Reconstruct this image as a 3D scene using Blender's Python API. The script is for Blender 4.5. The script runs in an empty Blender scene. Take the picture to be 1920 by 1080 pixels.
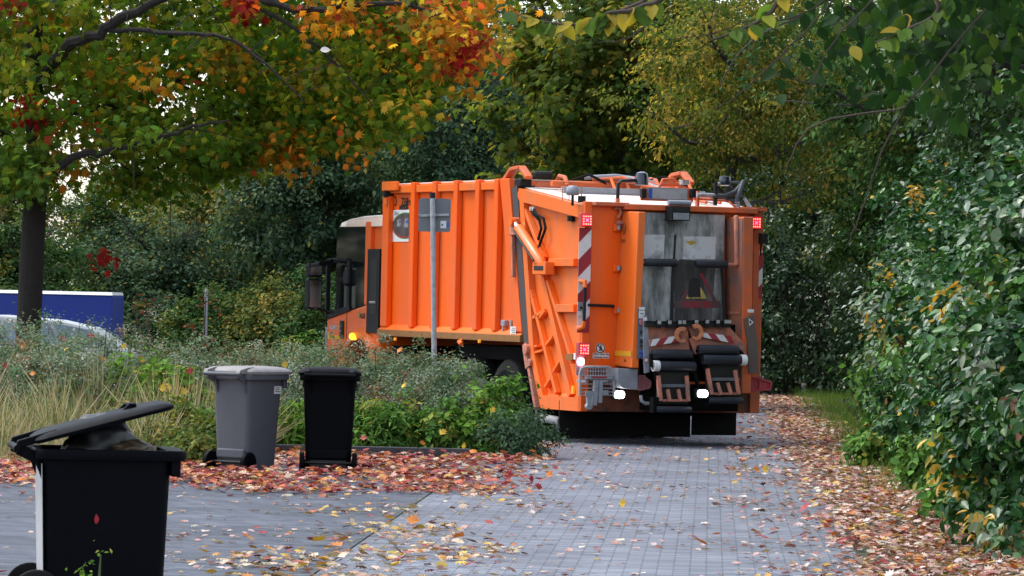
import bpy, bmesh, math, random
import numpy as np
from mathutils import Vector, Matrix

# ------------------------------------------------------------------ camera, sky, sun, exposure
scene = bpy.context.scene
COL = scene.collection
FPX = 8000.0                     # focal length in pixels of the 1920 px wide photograph
EYE = Vector((0, 0, 1.8))
PITCH = math.atan(18 / FPX)
ROLL = math.radians(1.3)
cF = Vector((0, math.cos(PITCH), math.sin(PITCH)))
r0 = Vector((1, 0, 0)); u0 = Vector((0, -math.sin(PITCH), math.cos(PITCH)))
cR = math.cos(ROLL) * r0 + math.sin(ROLL) * u0
cU = -math.sin(ROLL) * r0 + math.cos(ROLL) * u0
cam_d = bpy.data.cameras.new("camera")
cam = bpy.data.objects.new("camera", cam_d); COL.objects.link(cam)
cam.matrix_world = Matrix(((cR.x, cU.x, -cF.x, EYE.x), (cR.y, cU.y, -cF.y, EYE.y), (cR.z, cU.z, -cF.z, EYE.z), (0, 0, 0, 1)))
cam_d.sensor_width = 36; cam_d.lens = FPX / 1920 * 36
cam_d.clip_start = 0.5; cam_d.clip_end = 3000
cam_d.dof.use_dof = True; cam_d.dof.focus_distance = 54; cam_d.dof.aperture_fstop = 20
scene.camera = cam

SUN_EL, SUN_AZ = 58, -66         # elevation; azimuth from +Y, negative towards -X
world = bpy.data.worlds.new("World"); scene.world = world; world.use_nodes = True
wn = world.node_tree; wn.nodes.clear()
sky = wn.nodes.new('ShaderNodeTexSky'); sky.sky_type = 'NISHITA'; sky.sun_disc = False
sky.sun_elevation = math.radians(SUN_EL); sky.sun_rotation = math.radians(SUN_AZ)
sky.dust_density = 1.5; sky.air_density = 1.2; sky.ozone_density = 2.0
hs = wn.nodes.new('ShaderNodeHueSaturation'); hs.inputs['Saturation'].default_value = 0.5; hs.inputs['Value'].default_value = 1.0
bg = wn.nodes.new('ShaderNodeBackground'); bg.inputs['Strength'].default_value = 0.15
wo = wn.nodes.new('ShaderNodeOutputWorld')
wn.links.new(sky.outputs[0], hs.inputs['Color']); wn.links.new(hs.outputs[0], bg.inputs[0]); wn.links.new(bg.outputs[0], wo.inputs[0])
sun_d = bpy.data.lights.new("sun", 'SUN'); sun_d.energy = 1.3; sun_d.angle = math.radians(22); sun_d.color = (1, 0.96, 0.9)
sun = bpy.data.objects.new("sun", sun_d); COL.objects.link(sun)
az, el = math.radians(SUN_AZ), math.radians(SUN_EL)
sdir = Vector((math.sin(az) * math.cos(el), math.cos(az) * math.cos(el), math.sin(el)))
sun.rotation_euler = sdir.to_track_quat('Z', 'Y').to_euler(); sun.location = sdir * 100
scene.view_settings.view_transform = 'Standard'; scene.view_settings.look = 'None'
scene.view_settings.gamma = 1; scene.view_settings.exposure = 1.3
scene.cycles.max_bounces = 6; scene.cycles.diffuse_bounces = 3; scene.cycles.glossy_bounces = 3
scene.cycles.transmission_bounces = 4; scene.cycles.transparent_max_bounces = 6
scene.cycles.caustics_reflective = False; scene.cycles.caustics_refractive = False

# ------------------------------------------------------------------ picture -> world helpers
def ray(px, py):
    return (cF + cR * ((px - 960) / FPX) + cU * ((540 - py) / FPX))
def ground(px, py, z=0.0):
    d = ray(px, py); t = (z - EYE.z) / d.z
    return EYE + d * t
def at(px, py, Y):
    d = ray(px, py); return EYE + d * (Y / d.y)

# ------------------------------------------------------------------ object helpers
def tag(o, label=None, cat=None, group=None, kind=None):
    if label: o['label'] = label
    if cat: o['category'] = cat
    if group: o['group'] = group
    if kind: o['kind'] = kind
    return o
def empty(name, loc, rz=0, label=None, cat=None, group=None):
    o = bpy.data.objects.new(name, None); COL.objects.link(o)
    o.location = loc; o.rotation_euler = (0, 0, rz); o.empty_display_size = 0.3
    return tag(o, label, cat, group)
def copy_tree(o, parent=None):
    c = o.copy(); COL.objects.link(c)
    if parent is not None: c.parent = parent
    for ch in list(o.children): copy_tree(ch, c)
    return c

class MB:
    """collects faces and links them as ONE mesh object"""
    def __init__(s): s.v = []; s.f = []; s.m = []; s.sm = []
    def add(s, vs, fs, m=0, smooth=False):
        b = len(s.v); s.v += [tuple(p) for p in vs]
        for f in fs: s.f.append(tuple(b + i for i in f)); s.m.append(m); s.sm.append(smooth)
        return s
    def box(s, x0, x1, y0, y1, z0, z1, m=0):
        x0, x1 = min(x0, x1), max(x0, x1); y0, y1 = min(y0, y1), max(y0, y1); z0, z1 = min(z0, z1), max(z0, z1)
        return s.add([(x0,y0,z0),(x1,y0,z0),(x1,y1,z0),(x0,y1,z0),(x0,y0,z1),(x1,y0,z1),(x1,y1,z1),(x0,y1,z1)],
                     [(0,3,2,1),(4,5,6,7),(0,1,5,4),(1,2,6,5),(2,3,7,6),(3,0,4,7)], m)
    def slab(s, pts, d, m=0):
        """polygon pts (3d) extruded by vector d"""
        n = len(pts); P = [Vector(p) for p in pts]; d = Vector(d)
        nrm = Vector((0, 0, 0))
        for i in range(n):
            a, b = P[i], P[(i + 1) % n]
            nrm += Vector(((a.y - b.y) * (a.z + b.z), (a.z - b.z) * (a.x + b.x), (a.x - b.x) * (a.y + b.y)))
        if nrm.dot(d) > 0: P.reverse()
        Q = [p + d for p in P]
        return s.add(P + Q, [tuple(range(n)), tuple(range(2 * n - 1, n - 1, -1))] + [(i, n + i, n + (i + 1) % n, (i + 1) % n) for i in range(n)], m)
    def bar(s, a, b, w, h, up=(0, 0, 1), m=0):
        """rectangular bar from a to b, w across, h along up"""
        a, b = Vector(a), Vector(b); t = (b - a).normalized(); up = Vector(up)
        sx = t.cross(up).normalized(); uz = sx.cross(t).normalized()
        o = [sx * (-w / 2) - uz * (h / 2), sx * (w / 2) - uz * (h / 2), sx * (w / 2) + uz * (h / 2), sx * (-w / 2) + uz * (h / 2)]
        P = [a + q for q in o] + [b + q for q in o]
        return s.add(P, [(0,1,2,3),(7,6,5,4),(0,4,5,1),(1,5,6,2),(2,6,7,3),(3,7,4,0)], m)
    def tube(s, pts, r, n=8, m=0, cap=True, smooth=True):
        P = [Vector(p) for p in pts]; R = r if isinstance(r, (list, tuple)) else [r] * len(P)
        vs, fs = [], []; ref = None
        for i, p in enumerate(P):
            t = (P[min(i + 1, len(P) - 1)] - P[max(i - 1, 0)])
            t = t.normalized() if t.length > 1e-9 else Vector((0, 0, 1))
            if ref is None: ref = t.orthogonal().normalized()
            ref = (ref - t * ref.dot(t)); ref = ref.normalized() if ref.length > 1e-6 else t.orthogonal().normalized()
            bi = t.cross(ref)
            for k in range(n):
                a = 2 * math.pi * k / n
                vs.append(p + (ref * math.cos(a) + bi * math.sin(a)) * R[i])
        for i in range(len(P) - 1):
            for k in range(n):
                k2 = (k + 1) % n
                fs.append((i*n+k, i*n+k2, (i+1)*n+k2, (i+1)*n+k))
        s.add(vs, fs, m, smooth)
        if cap:
            b = len(s.v) - len(vs)
            s.f.append(tuple(b + k for k in reversed(range(n)))); s.m.append(m); s.sm.append(False)
            s.f.append(tuple(b + (len(P) - 1) * n + k for k in range(n))); s.m.append(m); s.sm.append(False)
        return s
    def cyl(s, a, b, r, n=20, m=0): return s.tube([a, b], r, n, m)
    def lathe(s, c, axis, prof, n=28, m=0):
        """prof: (offset along axis, radius)"""
        return s.tube([Vector(c) + Vector(axis) * o for o, _ in prof], [q for _, q in prof], n, m)
    def loft(s, rings, m=0, cap=True, smooth=True):
        n = len(rings[0]); vs = [p for r in rings for p in r]; fs = []
        for i in range(len(rings) - 1):
            for k in range(n):
                k2 = (k + 1) % n; fs.append((i*n+k, i*n+k2, (i+1)*n+k2, (i+1)*n+k))
        s.add(vs, fs, m, smooth)
        if cap:
            b = len(s.v) - len(vs)
            s.f.append(tuple(b + k for k in reversed(range(n)))); s.m.append(m); s.sm.append(False)
            s.f.append(tuple(b + (len(rings)-1)*n + k for k in range(n))); s.m.append(m); s.sm.append(False)
        return s
    def build(s, name, mats, parent=None, bevel=0, seg=2, label=None, sharp=40):
        me = bpy.data.meshes.new(name); me.from_pydata(s.v, [], s.f)
        if not isinstance(mats, (list, tuple)): mats = [mats]
        for q in mats: me.materials.append(q)
        me.polygons.foreach_set('material_index', s.m); me.polygons.foreach_set('use_smooth', s.sm); me.update()
        if any(s.sm): me.set_sharp_from_angle(angle=math.radians(42))
        o = bpy.data.objects.new(name, me); COL.objects.link(o)
        if parent is not None: o.parent = parent
        if bevel:
            md = o.modifiers.new('bevel', 'BEVEL'); md.width = bevel; md.segments = seg; md.limit_method = 'ANGLE'; md.angle_limit = math.radians(sharp)
            md.harden_normals = False
        if label: o['label'] = label
        return o

def text_part(name, body, size, mat, parent, origin, xa, ya, depth=0.003, bold=0.0, align='CENTER'):
    cu = bpy.data.curves.new(name, 'FONT'); cu.body = body; cu.size = size; cu.extrude = depth; cu.align_x = align; cu.align_y = 'CENTER'; cu.offset = bold
    tmp = bpy.data.objects.new(name + '_tmp', cu); COL.objects.link(tmp)
    dg = bpy.context.evaluated_depsgraph_get(); dg.update()
    me = bpy.data.meshes.new_from_object(tmp.evaluated_get(dg)); bpy.data.objects.remove(tmp); bpy.data.curves.remove(cu)
    xa, ya = Vector(xa), Vector(ya); za = xa.cross(ya)
    M = Matrix(((xa.x, ya.x, za.x, origin[0]), (xa.y, ya.y, za.y, origin[1]), (xa.z, ya.z, za.z, origin[2]), (0, 0, 0, 1)))
    me.transform(M); me.materials.clear(); me.materials.append(mat); me.name = name
    o = bpy.data.objects.new(name, me); COL.objects.link(o); o.parent = parent
    return o

# ------------------------------------------------------------------ materials
def new_mat(name):
    m = bpy.data.materials.new(name); m.use_nodes = True
    return m, m.node_tree, m.node_tree.nodes['Principled BSDF']
def N(nt, t, **k):
    n = nt.nodes.new(t)
    for a, b in k.items(): setattr(n, a, b)
    return n
def paint(name, col, rough=0.4, metal=0.0, dirt=None, damt=0.3, dscale=3.0, bump=0.0, bscale=40, coat=0.0, spec=0.5, streak=False, lo=0.45, hi=0.75):
    """paint / plastic / metal with procedural grime of its own colour"""
    m, nt, b = new_mat(name)
    b.inputs['Roughness'].default_value = rough; b.inputs['Metallic'].default_value = metal
    b.inputs['Specular IOR Level'].default_value = spec
    b.inputs['Coat Weight'].default_value = coat; b.inputs['Coat Roughness'].default_value = 0.15
    tc = N(nt, 'ShaderNodeTexCoord')
    mp = N(nt, 'ShaderNodeMapping')
    if streak: mp.inputs['Scale'].default_value = (1.0, 1.0, 0.16)
    nt.links.new(tc.outputs['Object'], mp.inputs[0])
    nz = N(nt, 'ShaderNodeTexNoise'); nz.inputs['Scale'].default_value = dscale; nz.inputs['Detail'].default_value = 7; nz.inputs['Roughness'].default_value = 0.65
    nt.links.new(mp.outputs[0], nz.inputs['Vector'])
    rp = N(nt, 'ShaderNodeMapRange'); rp.inputs['From Min'].default_value = lo; rp.inputs['From Max'].default_value = hi
    rp.inputs['To Min'].default_value = 0; rp.inputs['To Max'].default_value = damt
    nt.links.new(nz.outputs['Fac'], rp.inputs['Value'])
    mx = N(nt, 'ShaderNodeMix', data_type='RGBA'); mx.inputs['A'].default_value = (*col, 1)
    d = dirt if dirt else tuple(c * 0.45 for c in col); mx.inputs['B'].default_value = (*d, 1)
    nt.links.new(rp.outputs[0], mx.inputs['Factor']); nt.links.new(mx.outputs['Result'], b.inputs['Base Color'])
    rr = N(nt, 'ShaderNodeMapRange'); rr.inputs['To Min'].default_value = rough; rr.inputs['To Max'].default_value = min(1, rough + 0.3)
    nt.links.new(nz.outputs['Fac'], rr.inputs['Value']); nt.links.new(rr.outputs[0], b.inputs['Roughness'])
    if bump:
        n2 = N(nt, 'ShaderNodeTexNoise'); n2.inputs['Scale'].default_value = bscale; n2.inputs['Detail'].default_value = 4
        nt.links.new(tc.outputs['Object'], n2.inputs['Vector'])
        bp = N(nt, 'ShaderNodeBump'); bp.inputs['Strength'].default_value = bump; bp.inputs['Distance'].default_value = 0.02
        nt.links.new(n2.outputs['Fac'], bp.inputs['Height']); nt.links.new(bp.outputs[0], b.inputs['Normal'])
    return m
def emit(name, col, strength, base=(0.8, 0.8, 0.8)):
    m, nt, b = new_mat(name)
    b.inputs['Base Color'].default_value = (*base, 1); b.inputs['Emission Color'].default_value = (*col, 1); b.inputs['Emission Strength'].default_value = strength
    b.inputs['Roughness'].default_value = 0.3
    return m
def leafmat(name, rough=0.45, trans=0.35, spec=0.5, tcol=(1.15, 1.1, 0.7)):
    m, nt, b = new_mat(name)
    at_ = N(nt, 'ShaderNodeAttribute', attribute_name='Col')
    nt.links.new(at_.outputs['Color'], b.inputs['Base Color'])
    b.inputs['Roughness'].default_value = rough; b.inputs['Specular IOR Level'].default_value = spec
    tr = N(nt, 'ShaderNodeBsdfTranslucent')
    mu = N(nt, 'ShaderNodeMix', data_type='RGBA', blend_type='MULTIPLY'); mu.inputs['Factor'].default_value = 1; mu.inputs['B'].default_value = (tcol[0], tcol[1], tcol[2], 1)
    nt.links.new(at_.outputs['Color'], mu.inputs['A']); nt.links.new(mu.outputs['Result'], tr.inputs['Color'])
    ms = N(nt, 'ShaderNodeMixShader'); ms.inputs[0].default_value = trans
    nt.links.new(b.outputs[0], ms.inputs[1]); nt.links.new(tr.outputs[0], ms.inputs[2])
    nt.links.new(ms.outputs[0], nt.nodes['Material Output'].inputs['Surface'])
    return m

ORANGE = paint('orange_paint', (0.90, 0.118, 0.001), 0.30, dirt=(0.50, 0.14, 0.055), damt=0.6, dscale=1.7, coat=0.18, spec=.4, bump=0.35, bscale=2.2, streak=True, lo=0.44, hi=0.66)
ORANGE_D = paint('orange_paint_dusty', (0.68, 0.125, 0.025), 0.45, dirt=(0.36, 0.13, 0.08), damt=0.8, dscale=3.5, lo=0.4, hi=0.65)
ORANGE_L = paint('orange_paint_bright', (0.86, 0.150, 0.008), 0.34, dirt=(0.50, 0.16, 0.06), damt=0.6, dscale=2.6, coat=0.2, lo=.46, hi=.68, streak=True)
ORANGE_W = paint('orange_worn', (0.60, 0.20, 0.12), 0.6, dirt=(0.24, 0.14, 0.12), damt=0.9, dscale=9, lo=0.38, hi=0.62, bump=0.3, bscale=30)
ROOFSHEET = paint('dusty_pale_sheet', (0.74, 0.66, 0.60), 0.5, dirt=(0.62, 0.42, 0.3), damt=0.4, dscale=2.2)
SILL = paint('sill_yellow', (0.26, 0.11, 0.025), 0.5, dirt=(0.14, 0.075, 0.035), damt=0.7, dscale=6)
STEEL = None
HOOKP = paint('worn_hook_paint', (0.66, 0.22, 0.09), 0.5, dirt=(0.3, 0.13, 0.08), damt=0.8, dscale=14, lo=.42, hi=.62)
BLACKP = paint('black_plastic', (0.007, 0.007, 0.009), 0.38, dirt=(0.018, 0.018, 0.02), damt=0.5, dscale=4, spec=0.3)
BLACKBIN = paint('black_bin_plastic', (0.0022, 0.0026, 0.0042), 0.40, dirt=(0.006, 0.006, 0.008), damt=0.5, dscale=5, bump=0.05, bscale=220, spec=0.06)
CABROOF = paint('sky_sheen_orange', (0.93, 0.72, 0.60), 0.3, dirt=(0.9, 0.5, 0.3), damt=0.5, dscale=1.5, coat=0.5)  # whitish sky sheen of the cab roof painted into the orange
BINLIT = paint('painted_back_light', (0.36, 0.36, 0.37), 0.5, dirt=(0.22, 0.22, 0.23), damt=0.5, dscale=6)  # light on the black bin's back, painted as pale grey
GREYBIN = paint('grey_bin_plastic', (0.074, 0.078, 0.094), 0.45, dirt=(0.05, 0.053, 0.064), damt=0.6, dscale=3, bump=0.06, bscale=220)
GREYLID = paint('grey_bin_lid_plastic', (0.225, 0.212, 0.208), 0.5, dirt=(0.15, 0.14, 0.145), damt=0.6, dscale=5)  # lighter than the bin: the sheen on the lid's top is painted in
RUBBER = paint('rubber', (0.006, 0.006, 0.0065), 0.7, dirt=(0.016, 0.015, 0.013), damt=0.6, dscale=5, bump=0.15, spec=0.2)
DARK = paint('dark_chassis', (0.004, 0.004, 0.0045), 0.8, dirt=(0.012, 0.010, 0.009), damt=0.8, dscale=6, spec=0.1)
GREYM = paint('grey_metal', (0.30, 0.32, 0.36), 0.42, metal=0.3, dirt=(0.16, 0.16, 0.17), damt=0.6, dscale=6)
GALV = paint('galvanised_steel', (0.40, 0.41, 0.43), 0.45, metal=0.45, dirt=(0.20, 0.20, 0.21), damt=0.8, dscale=14)
SIGNBACK = paint('sign_back_grey', (0.16, 0.17, 0.19), 0.5, dirt=(0.11, 0.115, 0.13), damt=0.5, dscale=6)
HUB = paint('wheel_hub_paint', (0.12, 0.13, 0.155), 0.5, dirt=(0.04, 0.04, 0.04), damt=0.7, dscale=6)
WHITE = paint('white_film', (0.72, 0.72, 0.72), 0.5, dirt=(0.5, 0.5, 0.5), damt=0.5, dscale=10)
REDW = paint('red_film', (0.33, 0.022, 0.035), 0.5, dirt=(0.2, 0.03, 0.03), damt=0.6, dscale=9)
REDBR = paint('red_plastic', (0.42, 0.045, 0.06), 0.5, dirt=(0.25, 0.08, 0.08), damt=0.6, dscale=9)
PINKBR = paint('faded_red_plastic', (0.45, 0.17, 0.19), 0.55, dirt=(0.3, 0.14, 0.14), damt=0.6, dscale=9)
YELLOWF = paint('yellow_film', (0.75, 0.36, 0.01), 0.45)
INK = paint('black_ink', (0.012, 0.012, 0.012), 0.5)
INKO = paint('orange_ink', (0.35, 0.09, 0.01), 0.5)
GREENF = paint('green_film', (0.07, 0.27, 0.04), 0.5)
BLUEF = paint('blue_film', (0.03, 0.09, 0.45), 0.4)
PHOTO = paint('printed_picture', (0.045, 0.05, 0.055), 0.4, dirt=(0.20, 0.13, 0.10), damt=0.8, dscale=7)
PLATE = paint('number_plate_face', (0.40, 0.39, 0.41), 0.35, dirt=(0.22, 0.21, 0.22), damt=0.7, dscale=9)
ROLLER = paint('rubber_roller', (0.012, 0.016, 0.026), 0.28, dirt=(0.04, 0.04, 0.045), damt=0.5, dscale=8)
CHROME = paint('worn_chrome', (0.6, 0.6, 0.62), 0.25, metal=0.9)
BEACON = paint('blue_black_beacon', (0.006, 0.010, 0.030), 0.15, coat=0.6)
LED_R = emit('red_led', (1, 0.34, 0.28), .75, (0.8, 0.1, 0.1))
LED_RING = emit('red_lamp_lit', (1, 0.01, 0.01), 0.35, (0.6, 0.01, 0.01))
LED_PINK = emit('pink_lamp', (1, 0.12, 0.35), 0.7, (0.7, 0.1, 0.2))
LAMPW = emit('work_light_lens', (1, 0.98, 1), 8.0)
LAMPV = emit('reverse_light_lens', (1, 0.85, 1), 7.0)
LAMPO = emit('indicator_lens', (1, 0.36, 0.015), 1.3, (0.9, 0.4, 0.02))
LAMPO2 = emit('marker_lens', (1, 0.35, 0.02), 0.22, (0.7, 0.25, 0.02))

def steel_mat():
    m, nt, b = new_mat('worn_steel_shield')
    tc = N(nt, 'ShaderNodeTexCoord'); mp = N(nt, 'ShaderNodeMapping'); mp.inputs['Scale'].default_value = (2.6, 1, 0.55)
    nt.links.new(tc.outputs['Object'], mp.inputs[0])
    n1 = N(nt, 'ShaderNodeTexNoise'); n1.inputs['Scale'].default_value = 1.7; n1.inputs['Detail'].default_value = 9; n1.inputs['Roughness'].default_value = 0.68
    n2 = N(nt, 'ShaderNodeTexNoise'); n2.inputs['Scale'].default_value = 13; n2.inputs['Detail'].default_value = 8
    nt.links.new(mp.outputs[0], n1.inputs['Vector']); nt.links.new(tc.outputs['Object'], n2.inputs['Vector'])
    cr = N(nt, 'ShaderNodeValToRGB'); e = cr.color_ramp.elements
    e[0].position = 0.36; e[0].color = (0.05, 0.048, 0.046, 1); e[1].position = 0.68; e[1].color = (0.58, 0.58, 0.59, 1)
    q = cr.color_ramp.elements.new(0.49); q.color = (0.20, 0.215, 0.215, 1)
    ad = N(nt, 'ShaderNodeMath', operation='ADD'); ml = N(nt, 'ShaderNodeMath', operation='MULTIPLY_ADD')
    ml.inputs[1].default_value = 0.12; ml.inputs[2].default_value = -0.06
    nt.links.new(n2.outputs['Fac'], ml.inputs[0]); nt.links.new(ml.outputs[0], ad.inputs[0]); nt.links.new(n1.outputs['Fac'], ad.inputs[1])
    nt.links.new(ad.outputs[0], cr.inputs[0]); nt.links.new(cr.outputs[0], b.inputs['Base Color'])
    b.inputs['Metallic'].default_value = 0.25; b.inputs['Roughness'].default_value = 0.42
    return m
STEEL = steel_mat()
STEEL_L = paint('bare_steel_patch', (0.66, 0.66, 0.68), 0.42, metal=0.2, dirt=(0.22, 0.21, 0.21), damt=0.9, dscale=5, lo=0.48, hi=0.7)
def worn(name, col, col2):
    return paint(name, col, 0.5, dirt=col2, damt=1.0, dscale=7, lo=0.45, hi=0.58, streak=True)
WORNRED = worn('worn_red_print', (0.30, 0.012, 0.03), (0.07, 0.055, 0.055))
WORNYEL = worn('worn_yellow_print', (0.55, 0.42, 0.10), (0.09, 0.07, 0.05))
def glass_mat():
    m, nt, b = new_mat('tinted_glass')
    b.inputs['Base Color'].default_value = (0.006, 0.009, 0.008, 1); b.inputs['Roughness'].default_value = 0.06
    b.inputs['Specular IOR Level'].default_value = 0.5
    nz = N(nt, 'ShaderNodeTexNoise'); nz.inputs['Scale'].default_value = 1.2
    bp = N(nt, 'ShaderNodeBump'); bp.inputs['Strength'].default_value = 0.05; bp.inputs['Distance'].default_value = 0.05
    nt.links.new(nz.outputs['Fac'], bp.inputs['Height']); nt.links.new(bp.outputs[0], b.inputs['Normal'])
    return m
GLASS = glass_mat()
MIRRORG = paint('mirror_glass', (0.5, 0.5, 0.5), 0.05, metal=1.0)
BARK = paint('bark', (0.020, 0.016, 0.013), 0.95, dirt=(0.009, 0.008, 0.007), damt=0.9, dscale=12, bump=0.9, bscale=18)
BARK_G = paint('grey_bark', (0.055, 0.05, 0.045), 0.9, dirt=(0.025, 0.027, 0.02), damt=0.9, dscale=9, bump=0.8, bscale=20)
TWIG = paint('twig_bark', (0.05, 0.035, 0.025), 0.8)
STEMG = paint('green_stem', (0.06, 0.09, 0.025), 0.7)
LEAF = leafmat('leaf', 0.6, 0.30, 0.07)
LEAF_GLOSSY = leafmat('glossy_leaf', 0.32, 0.25, 0.32)
LEAF_MAPLE = leafmat('maple_leaf', 0.55, 0.58, 0.08, (1.25, 1.15, 0.6))
LEAF_DRY = leafmat('dry_leaf', 0.55, 0.15, 0.35, (1.1, 1.0, 0.8))
BLADE = leafmat('grass_blade', 0.6, 0.3, 0.3)
# ------------------------------------------------------------------ the setting: ground, road, driveway, kerb
def paving_mat(name, rot, c1, c2, joint, bw=0.2, rh=0.1, wet=0.0):
    m, nt, b = new_mat(name)
    tc = N(nt, 'ShaderNodeTexCoord'); mp = N(nt, 'ShaderNodeMapping'); mp.inputs['Rotation'].default_value = (0, 0, rot)
    nt.links.new(tc.outputs['Object'], mp.inputs[0])
    br = N(nt, 'ShaderNodeTexBrick'); br.inputs['Scale'].default_value = 1.0; br.inputs['Brick Width'].default_value = bw; br.inputs['Row Height'].default_value = rh
    br.inputs['Mortar Size'].default_value = 0.006; br.inputs['Mortar Smooth'].default_value = 0.3; br.inputs['Bias'].default_value = 0
    br.inputs['Color1'].default_value = (*c1, 1); br.inputs['Color2'].default_value = (*c2, 1); br.inputs['Mortar'].default_value = (*joint, 1)
    nt.links.new(mp.outputs[0], br.inputs['Vector'])
    nz = N(nt, 'ShaderNodeTexNoise'); nz.inputs['Scale'].default_value = 0.55; nz.inputs['Detail'].default_value = 9; nz.inputs['Roughness'].default_value = 0.7
    nt.links.new(tc.outputs['Object'], nz.inputs['Vector'])
    mr = N(nt, 'ShaderNodeMapRange'); mr.inputs['From Min'].default_value = 0.3; mr.inputs['From Max'].default_value = 0.7; mr.inputs['To Min'].default_value = 0.55; mr.inputs['To Max'].default_value = 1.2
    nt.links.new(nz.outputs['Fac'], mr.inputs['Value'])
    mx = N(nt, 'ShaderNodeMix', data_type='RGBA', blend_type='MULTIPLY'); mx.inputs['Factor'].default_value = 1
    nt.links.new(br.outputs['Color'], mx.inputs['A']); nt.links.new(mr.outputs[0], mx.inputs['B'])
    nt.links.new(mx.outputs['Result'], b.inputs['Base Color'])
    rr = N(nt, 'ShaderNodeMapRange'); rr.inputs['From Min'].default_value = 0.3; rr.inputs['From Max'].default_value = 0.7; rr.inputs['To Min'].default_value = 0.55; rr.inputs['To Max'].default_value = 0.75
    nt.links.new(nz.outputs['Fac'], rr.inputs['Value']); nt.links.new(rr.outputs[0], b.inputs['Roughness'])
    b.inputs['Specular IOR Level'].default_value = 0.16
    bp = N(nt, 'ShaderNodeBump'); bp.inputs['Strength'].default_value = 0.5; bp.inputs['Distance'].default_value = 0.006
    inv = N(nt, 'ShaderNodeMath', operation='SUBTRACT'); inv.inputs[0].default_value = 1; nt.links.new(br.outputs['Fac'], inv.inputs[1])
    nt.links.new(inv.outputs[0], bp.inputs['Height']); nt.links.new(bp.outputs[0], b.inputs['Normal'])
    return m
def soil_mat():
    m, nt, b = new_mat('soil_and_moss')
    tc = N(nt, 'ShaderNodeTexCoord'); nz = N(nt, 'ShaderNodeTexNoise'); nz.inputs['Scale'].default_value = 1.3; nz.inputs['Detail'].default_value = 9
    nt.links.new(tc.outputs['Object'], nz.inputs['Vector'])
    cr = N(nt, 'ShaderNodeValToRGB'); e = cr.color_ramp.elements
    e[0].position = 0.35; e[0].color = (0.030, 0.022, 0.014, 1); e[1].position = 0.68; e[1].color = (0.045, 0.065, 0.018, 1)
    nt.links.new(nz.outputs['Fac'], cr.inputs[0]); nt.links.new(cr.outputs[0], b.inputs['Base Color']); b.inputs['Roughness'].default_value = 0.95
    n2 = N(nt, 'ShaderNodeTexNoise'); n2.inputs['Scale'].default_value = 25; bp = N(nt, 'ShaderNodeBump'); bp.inputs['Strength'].default_value = 0.8; bp.inputs['Distance'].default_value = 0.05
    nt.links.new(tc.outputs['Object'], n2.inputs['Vector']); nt.links.new(n2.outputs['Fac'], bp.inputs['Height']); nt.links.new(bp.outputs[0], b.inputs['Normal'])
    return m
ROADANG = math.atan(0.047)
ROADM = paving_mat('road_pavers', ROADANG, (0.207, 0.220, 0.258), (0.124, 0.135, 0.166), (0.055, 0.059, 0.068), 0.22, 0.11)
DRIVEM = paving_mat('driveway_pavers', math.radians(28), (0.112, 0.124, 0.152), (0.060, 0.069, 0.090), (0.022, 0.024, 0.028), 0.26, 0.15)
def sheet(name, pts, z, mat):
    mb = MB(); mb.add([(p[0], p[1], z) for p in pts], [tuple(range(len(pts)))])
    o = mb.build(name, mat); o['kind'] = 'structure'; return o
sheet('ground', [(-900, -200), (900, -200), (900, 1500), (-900, 1500)], -0.012, soil_mat())
def rl(y): return -1.03 + 0.046 * (y - 31.6)      # left and right edge of the road
def rr_(y): return 2.42 + 0.047 * (y - 28.4)
sheet('road', [(rl(2), 2), (rr_(2), 2), (rr_(80), 80), (rr_(120) + 1, 120), (rl(120) + 1, 120), (rl(70) - .5, 72), (-22, 72), (-22, 58.5), (-3.2, 56.5), (rl(53) - .2, 53), (rl(48.2), 48.2)], -0.004, ROADM)
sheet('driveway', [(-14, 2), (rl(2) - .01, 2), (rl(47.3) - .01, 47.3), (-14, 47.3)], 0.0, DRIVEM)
# kerb: the low dark edging that closes the planted bed
KERBM = paint('dark_concrete_kerb', (0.055, 0.055, 0.06), 0.8, dirt=(0.10, 0.10, 0.10), damt=0.6, dscale=9, bump=0.4)
mb = MB()
xk = -9.0
while xk < -0.5:
    x1 = min(xk + 1.0, -0.42); mb.box(xk, x1 - 0.006, 47.38, 47.48, -0.05, 0.11); xk += 1.0
k = mb.build('kerb', KERBM, bevel=0.008); k['kind'] = 'structure'

# ------------------------------------------------------------------ foliage machinery
RNG = np.random.default_rng(7)
def unit(a): return a / np.maximum(np.linalg.norm(a, axis=-1, keepdims=True), 1e-9)
T_OVAL2 = (np.array([(0, 0, 0), (0.28, 0.45, 0.07), (0, 1, -0.05), (-0.28, 0.45, 0.07)]), [(0, 1, 2), (0, 2, 3)])
T_OVAL = (np.array([(0, 0, 0), (0.22, 0.18, 0.05), (0.31, 0.45, 0.08), (0.2, 0.75, 0.04), (0, 1.0, -0.08), (-0.2, 0.75, 0.04), (-0.31, 0.45, 0.08), (-0.22, 0.18, 0.05), (0, 0.45, 0.0)]),
          [(0, 1, 2, 8), (8, 2, 3, 4), (8, 4, 5, 6), (0, 8, 6, 7)])
T_LANCE = (np.array([(0, 0, 0), (0.13, 0.4, 0.05), (0, 1, -0.12), (-0.13, 0.4, 0.05)]), [(0, 1, 2), (0, 2, 3)])
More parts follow.
